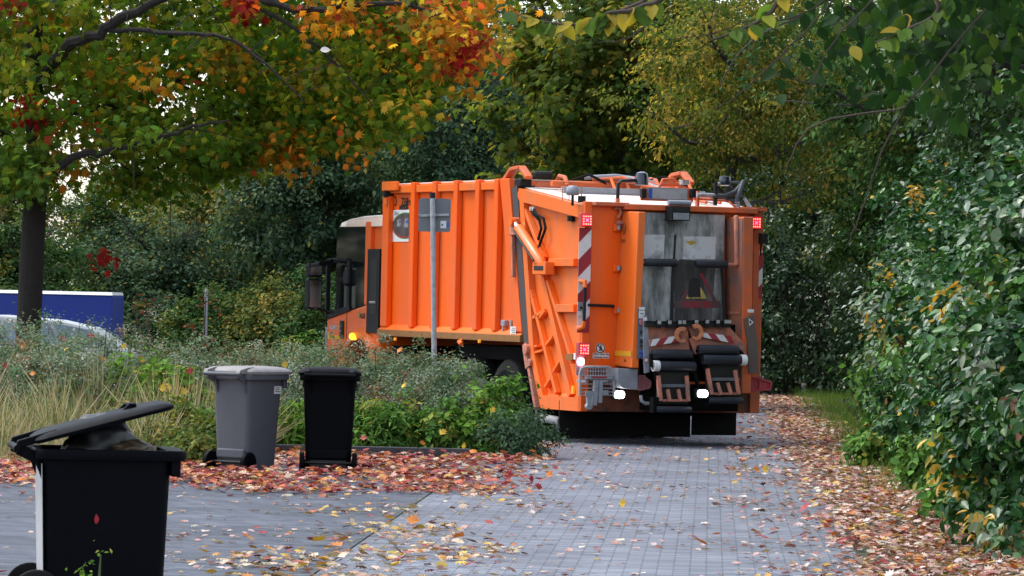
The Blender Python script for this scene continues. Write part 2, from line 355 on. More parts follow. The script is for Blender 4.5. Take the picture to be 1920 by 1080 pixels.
def maple_tmpl(curl):
    ang = [-100, -62, -50, -28, -14, 0, 14, 28, 50, 62, 100]; rad = [0.30, 0.52, 0.30, 0.62, 0.34, 0.70, 0.34, 0.62, 0.30, 0.52, 0.30]
    vs = [(0, 0.0, 0)]
    for a, r in zip(ang, rad):
        t = math.radians(a); vs.append((math.sin(t) * r, 0.30 + math.cos(t) * r, curl * (r ** 2) + (0.06 if r < 0.4 else 0)))
    c = len(vs); vs.append((0, 0.32, 0))
    fs = [(c, i + 1, i) for i in range(1, 11)] + [(c, 1, 0), (c, 0, 11)]
    return (np.array(vs), fs)
T_MAPLE = maple_tmpl(-0.12); T_MCURL = maple_tmpl(0.30); T_MCURLD = maple_tmpl(-0.24)
T_BLADE = (np.array([(-0.012, 0, 0), (0.012, 0, 0), (0.009, 0.45, 0.05), (-0.009, 0.45, 0.05), (0, 1, 0.22)]), [(0, 1, 2, 3), (3, 2, 4)])

def leaf_mesh(name, P, nrm, dr, size, cols, tmpl, mat, parent=None):
    tv, tf = tmpl; n = len(P); k = len(tv)
    z = unit(nrm); y = unit(dr - z * np.sum(dr * z, axis=1, keepdims=True)); x = np.cross(y, z)
    sz = np.asarray(size).reshape(-1, 1, 1)
    V = P[:, None, :] + sz * (tv[None, :, 0:1] * x[:, None, :] + tv[None, :, 1:2] * y[:, None, :] + tv[None, :, 2:3] * z[:, None, :])
    fl = np.concatenate([np.array(f) for f in tf]); ft = np.array([len(f) for f in tf])
    loops = (fl[None, :] + (np.arange(n) * k)[:, None]).ravel()
    tot = np.tile(ft, n); start = np.concatenate([[0], np.cumsum(tot)[:-1]])
    me = bpy.data.meshes.new(name)
    me.vertices.add(n * k); me.vertices.foreach_set('co', V.astype(np.float32).ravel())
    me.loops.add(len(loops)); me.loops.foreach_set('vertex_index', loops.astype(np.int32))
    me.polygons.add(len(tot)); me.polygons.foreach_set('loop_start', start.astype(np.int32))
    a = me.attributes.new('Col', 'FLOAT_COLOR', 'POINT')
    c4 = np.ones((n, k, 4), np.float32); c4[:, :, :3] = cols[:, None, :]
    a.data.foreach_set('color', c4.ravel())
    me.materials.append(mat); me.update(calc_edges=True)
    o = bpy.data.objects.new(name, me); COL.objects.link(o)
    if parent is not None: o.parent = parent
    return o
def pick(pal, n, jit=0.25, clump=None):
    """colours drawn from a weighted palette [(w, (r,g,b)), ...]; clump: ids whose members mostly share a colour"""
    w = np.array([p[0] for p in pal], float); w /= w.sum(); C = np.array([p[1] for p in pal])
    if clump is None: idx = RNG.choice(len(pal), n, p=w)
    else:
        cc = RNG.choice(len(pal), int(clump.max()) + 1, p=w); idx = cc[clump]
        fl = RNG.random(n) < 0.3; idx[fl] = RNG.choice(len(pal), fl.sum(), p=w)
    c = C[idx] * (1 + jit * (RNG.random((n, 1)) * 2 - 1))
    return np.clip(c * (1 + 0.1 * (RNG.random((n, 3)) * 2 - 1)), 0.002, 0.9)
def randdir(n):
    return unit(RNG.normal(size=(n, 3)))

def limb(mb, p0, d0, L, r, depth, rng, ends, seg=5, up=0.15, spread=0.8):
    p = Vector(p0); d = Vector(d0).normalized(); pts = [p.copy()]; rs = [r]
    for i in range(seg):
        d = (d + Vector((rng.uniform(-1, 1), rng.uniform(-1, 1), rng.uniform(-.6, 1))) * 0.22 + Vector((0, 0, up * 0.2))).normalized()
        p = p + d * (L / seg); pts.append(p.copy()); rs.append(r * (1 - 0.75 * (i + 1) / seg))
        if depth > 0 and i >= 1:
            for q in range(1 if depth > 1 else 2):
                sd = Vector((rng.uniform(-1, 1), rng.uniform(-1, 1), rng.uniform(-.3, .8))).normalized()
                limb(mb, p, (d * (1 - spread * 0.5) + sd * spread), L * rng.uniform(0.4, 0.65), rs[-1] * 0.62, depth - 1, rng, ends, 4, up, spread)
    ends.append(p.copy())
    mb.tube(pts, rs, 7 if r > 0.05 else 5, cap=False)

def wander(pts, rs, seed, amp=.06, k=5):
    """a smooth, slightly crooked branch through the points"""
    r = random.Random(seed); P = [Vector(p) for p in pts]; out, ro = [], []
    for i in range(len(P) - 1):
        p0, p1, p2, p3 = P[max(i - 1, 0)], P[i], P[i + 1], P[min(i + 2, len(P) - 1)]
        for j in range(k):
            t = j / k; q = 0.5 * ((2 * p1) + (p2 - p0) * t + (2 * p0 - 5 * p1 + 4 * p2 - p3) * t * t + (3 * p1 - p0 - 3 * p2 + p3) * t ** 3)
            out.append(q + Vector((r.uniform(-1, 1), r.uniform(-1, 1), r.uniform(-1, 1))) * amp * min(1, rs[i] * 14) * (0 if (i == 0 and j == 0) else 1)); ro.append(rs[i] + (rs[i + 1] - rs[i]) * t)
    out.append(P[-1]); ro.append(rs[-1]); return out, ro
def crown_leaves(centres, rad, per, leafsize, pal, tmpl, mat, name, parent, centre, droop=0.35, flat=0.7, jit=0.3):
    C = np.array(centres); nc = len(C); n = nc * per
    cl = np.repeat(np.arange(nc), per)
    rr = rad * RNG.uniform(0.6, 1.35, nc)[cl][:, None]
    P = C[cl] + RNG.normal(size=(n, 3)) * rr * np.array([0.5, 0.5, 0.5 * flat])
    outd = unit(P - np.array(centre))
    cd = unit(P - C[cl] + 1e-6)
    nrm = unit(outd * 0.35 + cd * 0.55 + np.array([0, 0, 0.55]) + randdir(n) * 0.6)
    dr = unit(outd * 0.5 + randdir(n) * 0.8 + np.array([0, 0, -droop]))
    return leaf_mesh(name, P, nrm, dr, leafsize * RNG.uniform(0.65, 1.3, n) * RNG.uniform(.72, 1.22, nc)[cl], pick(pal, n, jit, cl), tmpl, mat, parent)

def make_tree(name, label, cat, x, y, h, tr, clear, rx, rz, nc, per, leafsize, pal, tmpl=T_OVAL2, mat=None, group=None, seed=0, crad=0.55, bark=None, lean=(0, 0), droop=0.35):
    rng = random.Random(seed); root = empty(name, (x, y, -0.02), 0, label, cat, group)
    mb = MB(); ends = []
    top = Vector((lean[0], lean[1], h * 0.72)); n = 8
    pts = [Vector((lean[0] * (i / n) + rng.uniform(-.05, .05) * (i > 0), lean[1] * (i / n) + rng.uniform(-.05, .05) * (i > 0), h * 0.72 * i / n)) for i in range(n + 1)]
    mb.tube(pts, [tr * (1.35 if i == 0 else 1 - 0.75 * i / n) for i in range(n + 1)], 10, cap=False)
    for i in range(3, n + 1):
        for q in range(2):
            a = rng.uniform(0, 6.28)
            if pts[i].z < clear - 0.3: continue
            limb(mb, pts[i], (math.cos(a), math.sin(a), rng.uniform(0.1, 0.8)), rx * rng.uniform(0.6, 0.95), tr * 0.42, 1, rng, ends, 5)
    mb.build('trunk', bark or BARK_G, root)
    cz = (clear + h) / 2; cen = np.array([lean[0], lean[1], cz])
    E = np.array([e[:] for e in ends]) if ends else np.zeros((0, 3))
    U = randdir(nc) * (RNG.random((nc, 1)) ** 0.33) * np.array([rx, rx, rz]); U = U * (0.75 + 0.25 * RNG.random((nc, 1))) + cen
    U = U[U[:, 2] > clear * 0.9]
    C = np.concatenate([E[:nc // 4], U]) if len(E) else U
    crown_leaves(C, crad, per, leafsize, pal, tmpl, mat or LEAF, 'crown', root, cen, droop)
    return root

def make_shrub(name, label, cat, x, y, z0, shape, nc, per, leafsize, pal, tmpl=T_OVAL2, mat=None, group=None, seed=0, crad=0.2, stems=12, droop=0.2, stemmat=None, flat=0.8):
    """shape: (rx, ry, h); foliage fills a dome from the ground up"""
    rng = random.Random(seed); root = empty(name, (x, y, z0), 0, label, cat, group)
    rx, ry, h = shape; mb = MB(); C = []
    for i in range(stems):
        a = rng.uniform(0, 6.28); q = math.sqrt(rng.random())
        e = Vector((math.cos(a) * rx * q, math.sin(a) * ry * q, h * rng.uniform(0.55, 1.0) * math.sqrt(max(0.05, 1 - 0.8 * q * q))))
        b = Vector((e.x * 0.25, e.y * 0.25, -0.03)); m = (b + e) / 2 + Vector((rng.uniform(-.1, .1) * rx, rng.uniform(-.1, .1) * ry, h * 0.1))
        mb.tube([b, m, e], [0.012 + 0.006 * h, 0.008 + 0.004 * h, 0.003], 5, cap=False); C.append(e)
    mb.build('stem', stemmat or TWIG, root)
    u = RNG.random(nc); ang = RNG.random(nc) * 2 * np.pi; q = np.sqrt(RNG.random(nc)) ; zz = RNG.random(nc)
    lim = np.sqrt(np.clip(1 - 0.75 * q * q, 0.05, 1))
    U = np.stack([np.cos(ang) * rx * q, np.sin(ang) * ry * q, (0.06 + 0.94 * zz) * h * lim * RNG.uniform(0.8, 1.08, nc)], 1)
    sh_ = RNG.random(nc) < .16; U[sh_] *= RNG.uniform(1.05, 1.3, (int(sh_.sum()), 1))
    C = np.concatenate([np.array([c[:] for c in C]), U])
    crown_leaves(C, crad, per, leafsize, pal, tmpl, mat or LEAF, 'foliage', root, np.array([0, 0, h * 0.35]), droop, flat)
    return root
# ------------------------------------------------------------------ the refuse truck
YAW = math.radians(23.7)
tX = Vector((math.cos(YAW), math.sin(YAW), 0)); tY = Vector((-math.sin(YAW), math.cos(YAW), 0))
tO = ground(1085, 832) + tX * 1.25
truck = empty('garbage_truck', tO, YAW, 'orange refuse collection truck seen from behind, its bin lifter down, turning off the paved lane', 'garbage truck')
def TP(axis, val, px, py):
    """where the line of sight through a pixel of the photograph meets the truck's own plane axis = val"""
    d = ray(px, py); e = EYE - tO
    D = Vector((d.dot(tX), d.dot(tY), d.z)); E = Vector((e.dot(tX), e.dot(tY), e.z))
    return E + D * ((val - E[axis]) / D[axis])
def R(px, py, ly=0.0): return TP(1, ly, px, py)      # on a plane facing backwards
def S(px, py, lx=-1.25): return TP(0, lx, px, py)    # on the left side plane
BX, FX = Vector((1, 0, 0)), Vector((0, 1, 0)); UZ = Vector((0, 0, 1))

# --- chassis and wheels
c = MB()
c.box(-0.42, 0.42, 0.6, 8.3, 0.55, 0.95); c.box(-1.12, 1.12, 4.55, 6.5, 0.42, 1.02); c.box(-1.0, 1.0, 0.9, 4.6, 0.98, 1.16); c.box(-0.9, 0.9, 0.3, 1.2, 0.35, 0.9)
c.box(-1.0, 1.0, 6.5, 7.0, 0.5, 1.1)
for y in (2.5, 3.75, 7.5): c.cyl((-0.9, y, 0.5), (0.9, y, 0.5), 0.09, 10)
c.build('chassis', DARK, truck, 0.01)
for y in (2.48, 3.73):
    for s in (-1, 1):
        w = MB(); a = Vector((s * 1.18, y, 0.5)); ax = (-s, 0, 0)
        w.lathe(a, ax, [(0.02, 0.30), (0.0, 0.36), (0.0, 0.45), (0.04, 0.495), (0.10, 0.50), (0.24, 0.50), (0.29, 0.47), (0.30, 0.40), (0.32, 0.40), (0.33, 0.47), (0.38, 0.50), (0.54, 0.50), (0.6, 0.46)], 36)
        t = w.build('wheel', RUBBER, truck)
        q = MB(); q.lathe(a, ax, [(0.015, 0.31), (0.03, 0.28), (0.10, 0.26), (0.12, 0.14), (0.02, 0.12), (0.02, 0.02)], 28)
        q.build('rim', HUB, t)
for s in (-1, 1):
    w = MB(); a = Vector((s * 1.17, 7.5, 0.5)); ax = (-s, 0, 0)
    w.lathe(a, ax, [(0.02, 0.30), (0.0, 0.45), (0.05, 0.495), (0.25, 0.50), (0.31, 0.46), (0.31, 0.2)], 36)
    t = w.build('wheel', RUBBER, truck)
    q = MB(); q.lathe(a, ax, [(0.015, 0.31), (0.05, 0.27), (-0.01, 0.15), (-0.03, 0.02)], 28); q.build('rim', HUB, t)
# mud flaps behind the rear wheels
p0, p1 = R(1048, 815, .6), R(1294, 818, .6)
mb = MB(); mb.box(p0.x, p1.x, .60, .62, p1.z - .01, .52); mb.build('mud_flap', RUBBER, truck)
p2, p3 = R(1297, 818, .6), R(1380, 815, .6)
mb = MB(); mb.box(p2.x, p3.x, .60, .62, p3.z - .01, .52); mb.build('mud_flap', RUBBER, truck)
mb = MB(); e0, e1 = S(1008, 782, -.95), S(1052, 790, -.95)
mb.tube([e0, (e0 + e1) / 2, e1], [.05, .055, .055], 12); mb.tube([e0 + UZ * .03 + FX * .03, e0 + UZ * .10 + FX * .05], .02, 8); mb.build('exhaust_pipe', GALV, truck)

# --- container
BH = 3.345; yb1 = S(718, 343).y
sill_t = S(960, 622).z; sill_b = S(965, 641).z
b = MB()
jt, jb = S(954, 338), S(979, 640)         # rear edge leans
def jy(z): return jt.y + (jb.y - jt.y) * (jt.z - z) / (jt.z - jb.z)
IX = 1.165
b.slab([(-IX, jy(sill_t), sill_t), (-IX, yb1 - .02, sill_t), (-IX, yb1 - .02, BH - .02), (-IX, jy(BH), BH - .02)], (2 * IX, 0, 0))
body = b.build('container', ORANGE, truck, 0.02)
rib_px = [767, 807, 847, 887.5, 923]
def rib(y0, y1, name='rib'):
    for s in (-1, 1):
        r = MB(); xo, xi = s * 1.25, s * (IX + .002)
        r.slab([(xo, y0, sill_t + .0), (xo, y1, sill_t + .0), (xo, y1, BH), (xo, y0, BH)], (xi - xo, 0, 0))
        r.build(name, ORANGE, body, 0.012)
rib(yb1 - .22, yb1)
for px in rib_px:
    y1 = S(px, 480).y; rib(y1 - .13, y1)
for s in (-1, 1):
    r = MB(); xo, xi = s * 1.25, s * (IX + .002)
    ya, yb_ = jy(BH), jy(sill_t)
    r.slab([(xo, yb_, sill_t), (xo, yb_ + .26, sill_t), (xo, ya + .30, BH), (xo, ya, BH)], (xi - xo, 0, 0)); r.build('end_post', ORANGE, body, 0.012)
    y0 = jy(BH) + .3
    yl = [(S(p, 480).y) for p in rib_px]; edges = [yb1 - .22] + sum([[y, y - .13] for y in yl], []) + [y0]
    r = MB()
    for i in range(0, len(edges), 2):
        if edges[i] - edges[i + 1] > 0.05: r.box(s * (IX + .003), s * 1.225, edges[i + 1] + .003, edges[i] - .003, BH - .14, BH - .04)
    r.build('top_rail', ORANGE_L, body, 0.008)
    r = MB()
    r.slab([(s * 1.27, jy(sill_t), sill_b), (s * 1.27, jy(sill_t), sill_b + .085), (s * IX, jy(sill_t), sill_t + .02), (s * IX, jy(sill_t), sill_b)], (0, yb1 + .05 - jy(sill_t), 0))
    r.build('sill', SILL, body, 0.004); r = MB(); zl_ = sill_b + .088; r.slab([(s * 1.262, jy(sill_t) + .01, zl_), (s * 1.262, yb1 + .02, zl_), (s * (IX + .002), yb1 + .02, sill_t + .024), (s * (IX + .002), jy(sill_t) + .01, sill_t + .024)], (0, 0, .006)); r.build('ledge', ORANGE_L, body)
for px in (742, 900):
    r = MB(); q = S(px, 640 if px > 800 else 636, -1.272); r.cyl((-1.268, q.y, q.z), (-1.295, q.y, q.z), .022, 10); r.build('marker_lamp', LAMPO2, body)
r = MB(); q = S(865, 641, -1.27); r.tube([(-1.26, q.y, q.z + .02), (-1.30, q.y, q.z), (-1.31, q.y - .1, q.z - .03)], .03, 8); r.build('hinge_knob', ORANGE_L, body)
# corner bracket, lettering and poster at the front end of the side
r = MB(); q0, q1 = S(718, 343, -1.27), S(745, 357, -1.27); r.box(-1.285, -1.24, q1.y, q0.y + .01, q1.z, q0.z + .015)
q2 = S(725, 384, -1.27); r.box(-1.275, -1.252, q2.y, q2.y + .09, q2.z, q1.z + .05)
r.build('corner_bracket', ORANGE_L, body, 0.008)
r = MB(); q = S(733, 364, -1.2); r.cyl((-1.30, q.y, q.z), (-1.18, q.y, q.z), .05, 12); r.build('latch', BLACKP, body)
ix = -IX - .004
q = S(762.5, 379, ix); text_part('lettering', 'Zöller', .155, INK, body, (ix, q.y, q.z), (0, -1, 0), (0, 0, 1), .002, .004)
q = S(757, 390, ix); text_part('lettering', 'MEDIUM', .085, INK, body, (ix, q.y, q.z), (0, -1, 0), (0, 0, 1), .002, .004)
q = S(741.5, 377, ix); r = MB(); r.tube([(ix, q.y + .035 * math.cos(t / 3), q.z + .06 * math.sin(t / 3)) for t in range(3, 17)], .010, 6); r.build('emblem', INK, body)
po0, po1 = S(737.5, 394, ix), S(766.5, 453, ix)
py0, py1, pz0, pz1 = po1.y, po0.y, po1.z, po0.z; pw, ph = py1 - py0, pz1 - pz0
r = MB(); r.box(ix - .004, ix, py0, py1, pz0, pz1, 0)
def pp(u, v, k): return (ix - .004 - .0015 * k, py1 - u * pw, pz0 + v * ph)
def disc(cx, cy, rx_, ry_, k, m, a0=0, a1=360, clip=True):
    pts = []
    for i in range(41):
        a = math.radians(a0 + (a1 - a0) * i / 40); pts.append((min(1, max(0, cx + rx_ * math.cos(a))), min(1, max(0, cy + ry_ * math.sin(a)))))
    r.add([pp(u, v, k) for u, v in pts], [tuple(range(41))], m)
disc(.78, .50, .80, .42, 1, 2); disc(.78, .50, .78, .39, 2, 1); disc(.78, .53, .75, .36, 3, 3)
r.add([pp(.28, .48, 4), pp(.5, .48, 4), pp(.56, .66, 4), pp(.44, .72, 4), pp(.3, .68, 4)], [(0, 1, 2, 3, 4)], 4)
r.add([pp(.42, .60, 5), pp(.54, .60, 5), pp(.53, .67, 5), pp(.42, .68, 5)], [(0, 1, 2, 3)], 3)
r.add([pp(.72, .46, 4), pp(.97, .44, 4), pp(.97, .74, 4), pp(.78, .70, 4)], [(0, 1, 2, 3)], 4)
r.add([pp(.82, .58, 5), pp(.95, .58, 5), pp(.95, .69, 5), pp(.84, .67, 5)], [(0, 1, 2, 3)], 5)
poster = r.build('poster', [WHITE, REDW, GREENF, PHOTO, GREYM, BLUEF], body)
q = S(745, 400, ix); text_part('lettering', '2 in 1', .075, INK, poster, (ix - .007, q.y, q.z), (0, -1, 0), (0, 0, 1), .001)
# little control unit and label near the rear end of the sill
q = S(950, 606, -IX); r = MB(); r.box(-IX - .06, -IX - .002, q.y - .06, q.y + .06, q.z - .04, q.z + .04); r.tube([(-IX - .04, q.y, q.z - .04), (-IX - .05, q.y + .02, q.z - .16)], .015, 6)
q2 = S(962, 606, -IX); r.build('control_unit', GREYM, body, .006); r = MB(); r.box(-IX - .04, -IX - .002, q2.y - .03, q2.y + .03, q2.z - .04, q2.z + .04); r.build('socket', GREYM, body, .006)
q = S(962, 621, -1.255); r = MB(); r.box(-1.258, -1.251, q.y - .09, q.y + .09, q.z - .06, q.z + .06); lab_ = r.build('label_plate', WHITE, body)
r = MB()
for k_ in range(4): r.box(-1.2595, -1.2582, q.y - .07, q.y + .05 - .02 * (k_ % 2), q.z - .043 + .026 * k_, q.z - .034 + .026 * k_)
r.build('print_lines', INK, lab_)

# --- tailgate: side walls, rear frame, roof
EX = 1.25
tg_prof = [S(972, 353), S(993, 666), S(1014, 766), S(1085, 771), S(1082, 386)]
yz = [(p.y, p.z) for p in tg_prof]; yz[3] = (0.0, yz[3][1]); yz[4] = (0.02, yz[4][1])
t = MB(); ix2 = 1.165
t.slab([(-ix2, y, z) for y, z in yz], (2 * ix2, 0, 0))
tail = t.build('tailgate', ORANGE_L, truck, 0.01)
def inset_frame(s):
    """raised rim round the side plate"""
    fr = MB(); n = len(yz); cy = sum(p[0] for p in yz) / n; cz = sum(p[1] for p in yz) / n
    offs = []
    wds = [.13, .13, .17, .12, .16]          # rear edge towards the container x2, bottom, post, top
    lines = []
    for i in range(n):
        a, b_ = Vector(yz[i]), Vector(yz[(i + 1) % n]); d = (b_ - a).normalized(); nn = Vector((-d.y, d.x))
        if nn.dot(Vector((cy, cz)) - a) < 0: nn = -nn
        lines.append((a + nn * wds[i], d))
    inner = []
    for i in range(n):
        (p, d), (q, e) = lines[i - 1], lines[i]
        den = d.x * e.y - d.y * e.x; tt = ((q.x - p.x) * e.y - (q.y - p.y) * e.x) / den; inner.append(p + d * tt)
    for i in range(n):
        j = (i + 1) % n; a, b_, c_, d_ = yz[i], yz[j], inner[j], inner[i]
        fr.slab([(s * EX, a[0], a[1]), (s * EX, b_[0], b_[1]), (s * EX, c_[0], c_[1]), (s * EX, d_[0], d_[1])], (-s * (EX - ix2 - .002), 0, 0))
    return fr.build('side_frame', ORANGE_L, tail)
inset_frame(-1); inset_frame(1)
def siderib(pts, w, s=-1, mat=ORANGE_L, name='side_rib'):
    m_ = MB()
    for a, b_ in zip(pts[:-1], pts[1:]):
        A, B = Vector((s * (ix2 + .04), a.y, a.z)), Vector((s * (ix2 + .04), b_.y, b_.z)); m_.bar(A, B, w, .075, (1, 0, 0))
    return m_.build(name, mat, tail, .006)
ribs_side = [([(993, 527), (1001, 560), (1046, 738)], .06), ([(1017, 505), (1072, 742)], .10), ([(1029, 527), (1076, 680)], .05),
             ([(1033, 492), (1080, 492)], .10), ([(1046, 578), (1080, 578)], .10), ([(975, 362), (1022, 485)], .06),
             ([(1003, 596), (1024, 582)], .045), ([(1015, 596), (1025, 583)], .04), ([(1027, 647), (1039, 632)], .04), ([(1041, 697), (1053, 676)], .04), ([(1025, 726), (1035, 710)], .04),
             ([(993, 652), (1011, 649)], .03), ([(993, 665), (1021, 657)], .03)]
for pl, w in ribs_side: siderib([S(x, y, -ix2 - .04) for x, y in pl], w)
# sloping lit ledge along the bottom of the side
l0, l1 = S(1014, 757), S(1078, 760)
m_ = MB(); m_.slab([(-EX + .004, l0.y, l0.z), (-EX + .004, l1.y + .06, l1.z), (-ix2 + .01, l1.y + .06, l1.z + .16), (-ix2 + .01, l0.y, l0.z + .16)], (.002, 0, -.05)); m_.build('ledge', ORANGE_L, tail)
m_ = MB(); q0, q1 = S(1062, 663, -1.255), S(1074, 675, -1.255); m_.box(-1.262, -1.2, q1.y, q0.y, q1.z, q0.z, 0); q0 = S(1078, 668, -1.262); m_.box(-1.268, -1.262, q0.y - .03, q0.y + .03, q0.z - .04, q0.z + .04, 1); m_.build('reflector', [SILL, WHITE], tail)
q = S(1076, 731, -1.25); m_ = MB(); m_.box(-1.275, -1.251, q.y - .03, q.y + .03, q.z - .05, q.z + .05); m_.build('side_marker_lamp', LAMPO2, tail)
q = S(1074, 410, -1.17); m_ = MB(); m_.box(-1.22, -1.166, q.y - .06, q.y + .06, q.z - .035, q.z + .035); m_.cyl((-1.22, q.y, q.z), (-1.235, q.y, q.z), .02, 10); m_.build('side_socket', BLACKP, tail)
# seal between container and tailgate
sl = [S(966, 350, -1.24), S(985, 600, -1.24), S(990, 652, -1.24)]
m_ = MB()
for a, b_ in zip(sl[:-1], sl[1:]): m_.bar((0, a.y + .02, a.z), (0, b_.y + .02, b_.z),   .17, 2.486, (1, 0, 0))
m_.build('seal', paint('dark_seal', (0.05, 0.05, 0.055), 0.6, dirt=(0.09, 0.045, 0.03), damt=0.8, dscale=5), tail)
m_ = MB(); a, b_ = S(988, 645, -1.23), S(1008, 766, -1.23); m_.bar(a, S(994, 690, -1.23), .10, .10, (1, 0, 0)); m_.bar(S(995, 690, -1.23), b_, .06, .08, (1, 0, 0))
q = S(990, 655, -1.25); m_.cyl((-1.30, q.y, q.z), (-1.15, q.y, q.z), .07, 12); q = S(996, 680, -1.25); m_.cyl((-1.29, q.y, q.z), (-1.15, q.y, q.z), .05, 12)
m_.build('lock_linkage', ORANGE_W, tail, .006)
# hydraulic cylinder and its bracket
ca, cb = S(964, 416, -1.30), S(1017, 497, -1.30)
m_ = MB(); v = (cb - ca)
m_.tube([ca, ca + v * .17], .035, 12, 1); m_.tube([ca + v * .15, ca + v * .17, ca + v * .93, cb], [.06, .075, .075, .05], 14, 0)
m_.cyl(ca - BX * .06, ca + BX * .10, .06, 12, 0)
m_.tube([ca + v * .2 - BX * .085, ca + v * .9 - BX * .085], .014, 6, 2)
cylp = m_.build('lifting_cylinder', [ORANGE_L, CHROME, BLACKP], tail)
m_ = MB(); q0, q1 = S(1009, 488, -1.28), S(1033, 515, -1.28); m_.box(-1.36, -1.24, q1.y, q0.y, q1.z, q0.z - .02, 0); m_.box(-1.365, -1.34, q1.y + .06, q0.y - .05, q1.z + .05, q0.z - .07, 1)
m_.build('cylinder_bracket', [ORANGE_L, INK], tail, .008)
m_ = MB(); q0 = S(961, 410, -1.26); q1 = S(972, 448, -1.26)
m_.box(-1.31, -1.25, q1.y, q0.y, q1.z + .05, q0.z); m_.bar((-1.27, q0.y - .02, q0.z), (-1.27, q0.y - .10, q0.z - .75), .05, .05, (1, 0, 0)); m_.build('cylinder_mount', ORANGE_W, tail, .008)
for k_, (dx, dz) in enumerate(((0, 0), (6, -2))):
    pts = [(996 + dx * .7, 392), (1000 + dx, 402), (1011 + dx * 1.4, 412 + dz), (1015 + dx * 1.3, 428), (1009 + dx, 450), (1005 + dx * .6, 468)]
    P = [S(x, y, -1.215 - .02 * k_) for x, y in pts]; m_ = MB(); m_.tube(P, .018, 8, 0); m_.tube([P[0] + UZ * .03, P[0] - UZ * .02], .024, 8, 1); m_.tube([P[-1] + UZ * .03, P[-1] - UZ * .03], .024, 8, 1)
    m_.build('hydraulic_hose', [RUBBER, CHROME], tail)

# rear frame: left post, right post, rear panel, cross bar
zt = R(1085, 380).z; zb = R(1085, 771).z
m_ = MB(); m_.box(-1.25, R(1107, 500).x, -.03, .05, zb, zt + .02); m_.build('rear_post', ORANGE, tail, .01, label=None)
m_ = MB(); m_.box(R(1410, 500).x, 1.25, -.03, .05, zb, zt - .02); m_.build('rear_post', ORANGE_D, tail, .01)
xl = R(1162, 500).x
m_ = MB(); m_.box(R(1107, 500).x, xl, -.005, .05, R(1120, 690).z, zt - .03); m_.build('rear_panel', ORANGE, tail)
m_ = MB(); m_.box(R(1107, 500).x, 1.24, -.004, .06, zb, R(1120, 690).z); m_.build('lower_rear_panel', paint('shaded_orange', (0.22, 0.06, 0.02), .6, dirt=(0.05, 0.03, 0.025), damt=.9, dscale=3, lo=.4, hi=.6), tail)  # shade low on the tailgate painted in as a darker orange
m_ = MB(); a, b_ = R(1170, 387, -.12), R(1419, 396, -.12); m_.box(a.x, b_.x, -.16, .06, R(1170, 393, -.12).z, R(1170, 382, -.12).z)
m_.box(R(1108, 389).x, R(1172, 389).x, -.14, .06, R(1110, 386).z, R(1110, 381).z + .02)
m_.build('cross_bar', ORANGE_D, tail, .012)
# roof sheet sloping to the rear
m_ = MB(); y0, z0 = yz[0]; y1, z1 = yz[4]
m_.slab([(-1.16, y0, z0 + .006), (1.16, y0, z0 + .006), (1.16, y1, z1 + .006), (-1.16, y1, z1 + .006)], (0, 0, .012)); m_.build('roof_sheet', ROOFSHEET, tail)
m_ = MB(); m_.slab([(-1.15, jy(BH), BH - .018), (1.15, jy(BH), BH - .018), (1.15, yb1 - .05, BH - .018), (-1.15, yb1 - .05, BH - .018)], (0, 0, .015)); m_.build('roof_sheet', ROOFSHEET, body)

# pipes, hinge arches and hoses over the tailgate
def rz_(y): return z1 + (z0 - z1) * (y - y1) / (y0 - y1)
m_ = MB()
for s in (-1, 1):
    q = S(962, 345, -1.2); pts = [(s * 1.16, jy(BH) + .28, BH - .02), (s * 1.16, jy(BH) + .05, BH + .12), (s * 1.16, jy(BH) - .22, BH + .14), (s * 1.16, jy(BH) - .45, BH - .0)]
    m_ = MB(); m_.bar(pts[0], pts[1], .05, .12, (1, 0, 0)); m_.bar(pts[1], pts[2], .05, .12, (1, 0, 0)); m_.bar(pts[2], pts[3], .05, .10, (1, 0, 0))
    m_.build('hinge_arm', ORANGE_D, tail, .01)
m_ = MB(); q = S(969, 350, -1.22); m_.box(-1.24, -1.08, q.y - .16, q.y + .03, q.z - .0, q.z + .10); m_.cyl((-1.1, q.y - .25, BH + .04), (-.85, q.y - .25, BH + .05), .05, 12); m_.build('hinge_block', BLACKP, tail, .01)
m_ = MB(); yy = y0 - .12
m_.box(-1.05, 1.14, yy - .04, yy + .04, z0 + .02, z0 + .09); m_.tube([(-.95, yy - .25, z0 + .07), (1.0, yy - .25, z0 + .07)], .04, 10)
for x in (-.75, -.1, .55): m_.tube([(x, yy + .05, z0 + .08), (x, yy - .05, z0 + .17), (x, yy - .22, z0 + .15), (x, yy - .3, z0 + .05)], .03, 8)
m_.build('pipe_rack', ORANGE_D, tail)
m_ = MB()
for k_ in range(3):
    m_.tube([(-.35 + .05 * k_, yy - .2, z0 + .13), (.0 + .1 * k_, yy - .35, z0 + .17), (.28 + .1 * k_, yy - .7, rz_(yy - .7) + .14), (.48 + .09 * k_, .9, rz_(.9) + .10), (.62 + .1 * k_, .35, rz_(.35) + .06)], .022, 8, k_ % 2)
m_.build('roof_pipe', [ORANGE_D, GALV], tail)
m_ = MB(); m_.tube([(-.42, yy - .1, z0 + .16), (-.05, yy - .25, z0 + .19), (.35, yy - .3, z0 + .15), (.6, yy - .2, z0 + .10)], .028, 8); m_.build('roof_hose', GREYM, tail)
m_ = MB(); m_.box(-.9, 1.12, yy - .52, yy - .44, rz_(yy - .5) + .02, rz_(yy - .5) + .10); m_.build('roof_beam', GREYM, tail, .006)
for x in (-.15, .05, .75, .95):
    m_ = MB(); m_.tube([(x, yy - .02, z0 + .09), (x, yy - .1, z0 + .15), (x + .02, yy - .3, z0 + .15), (x + .02, yy - .45, rz_(yy - .45) + .06)], .022, 8); m_.build('pipe_bend', ORANGE_L, tail)
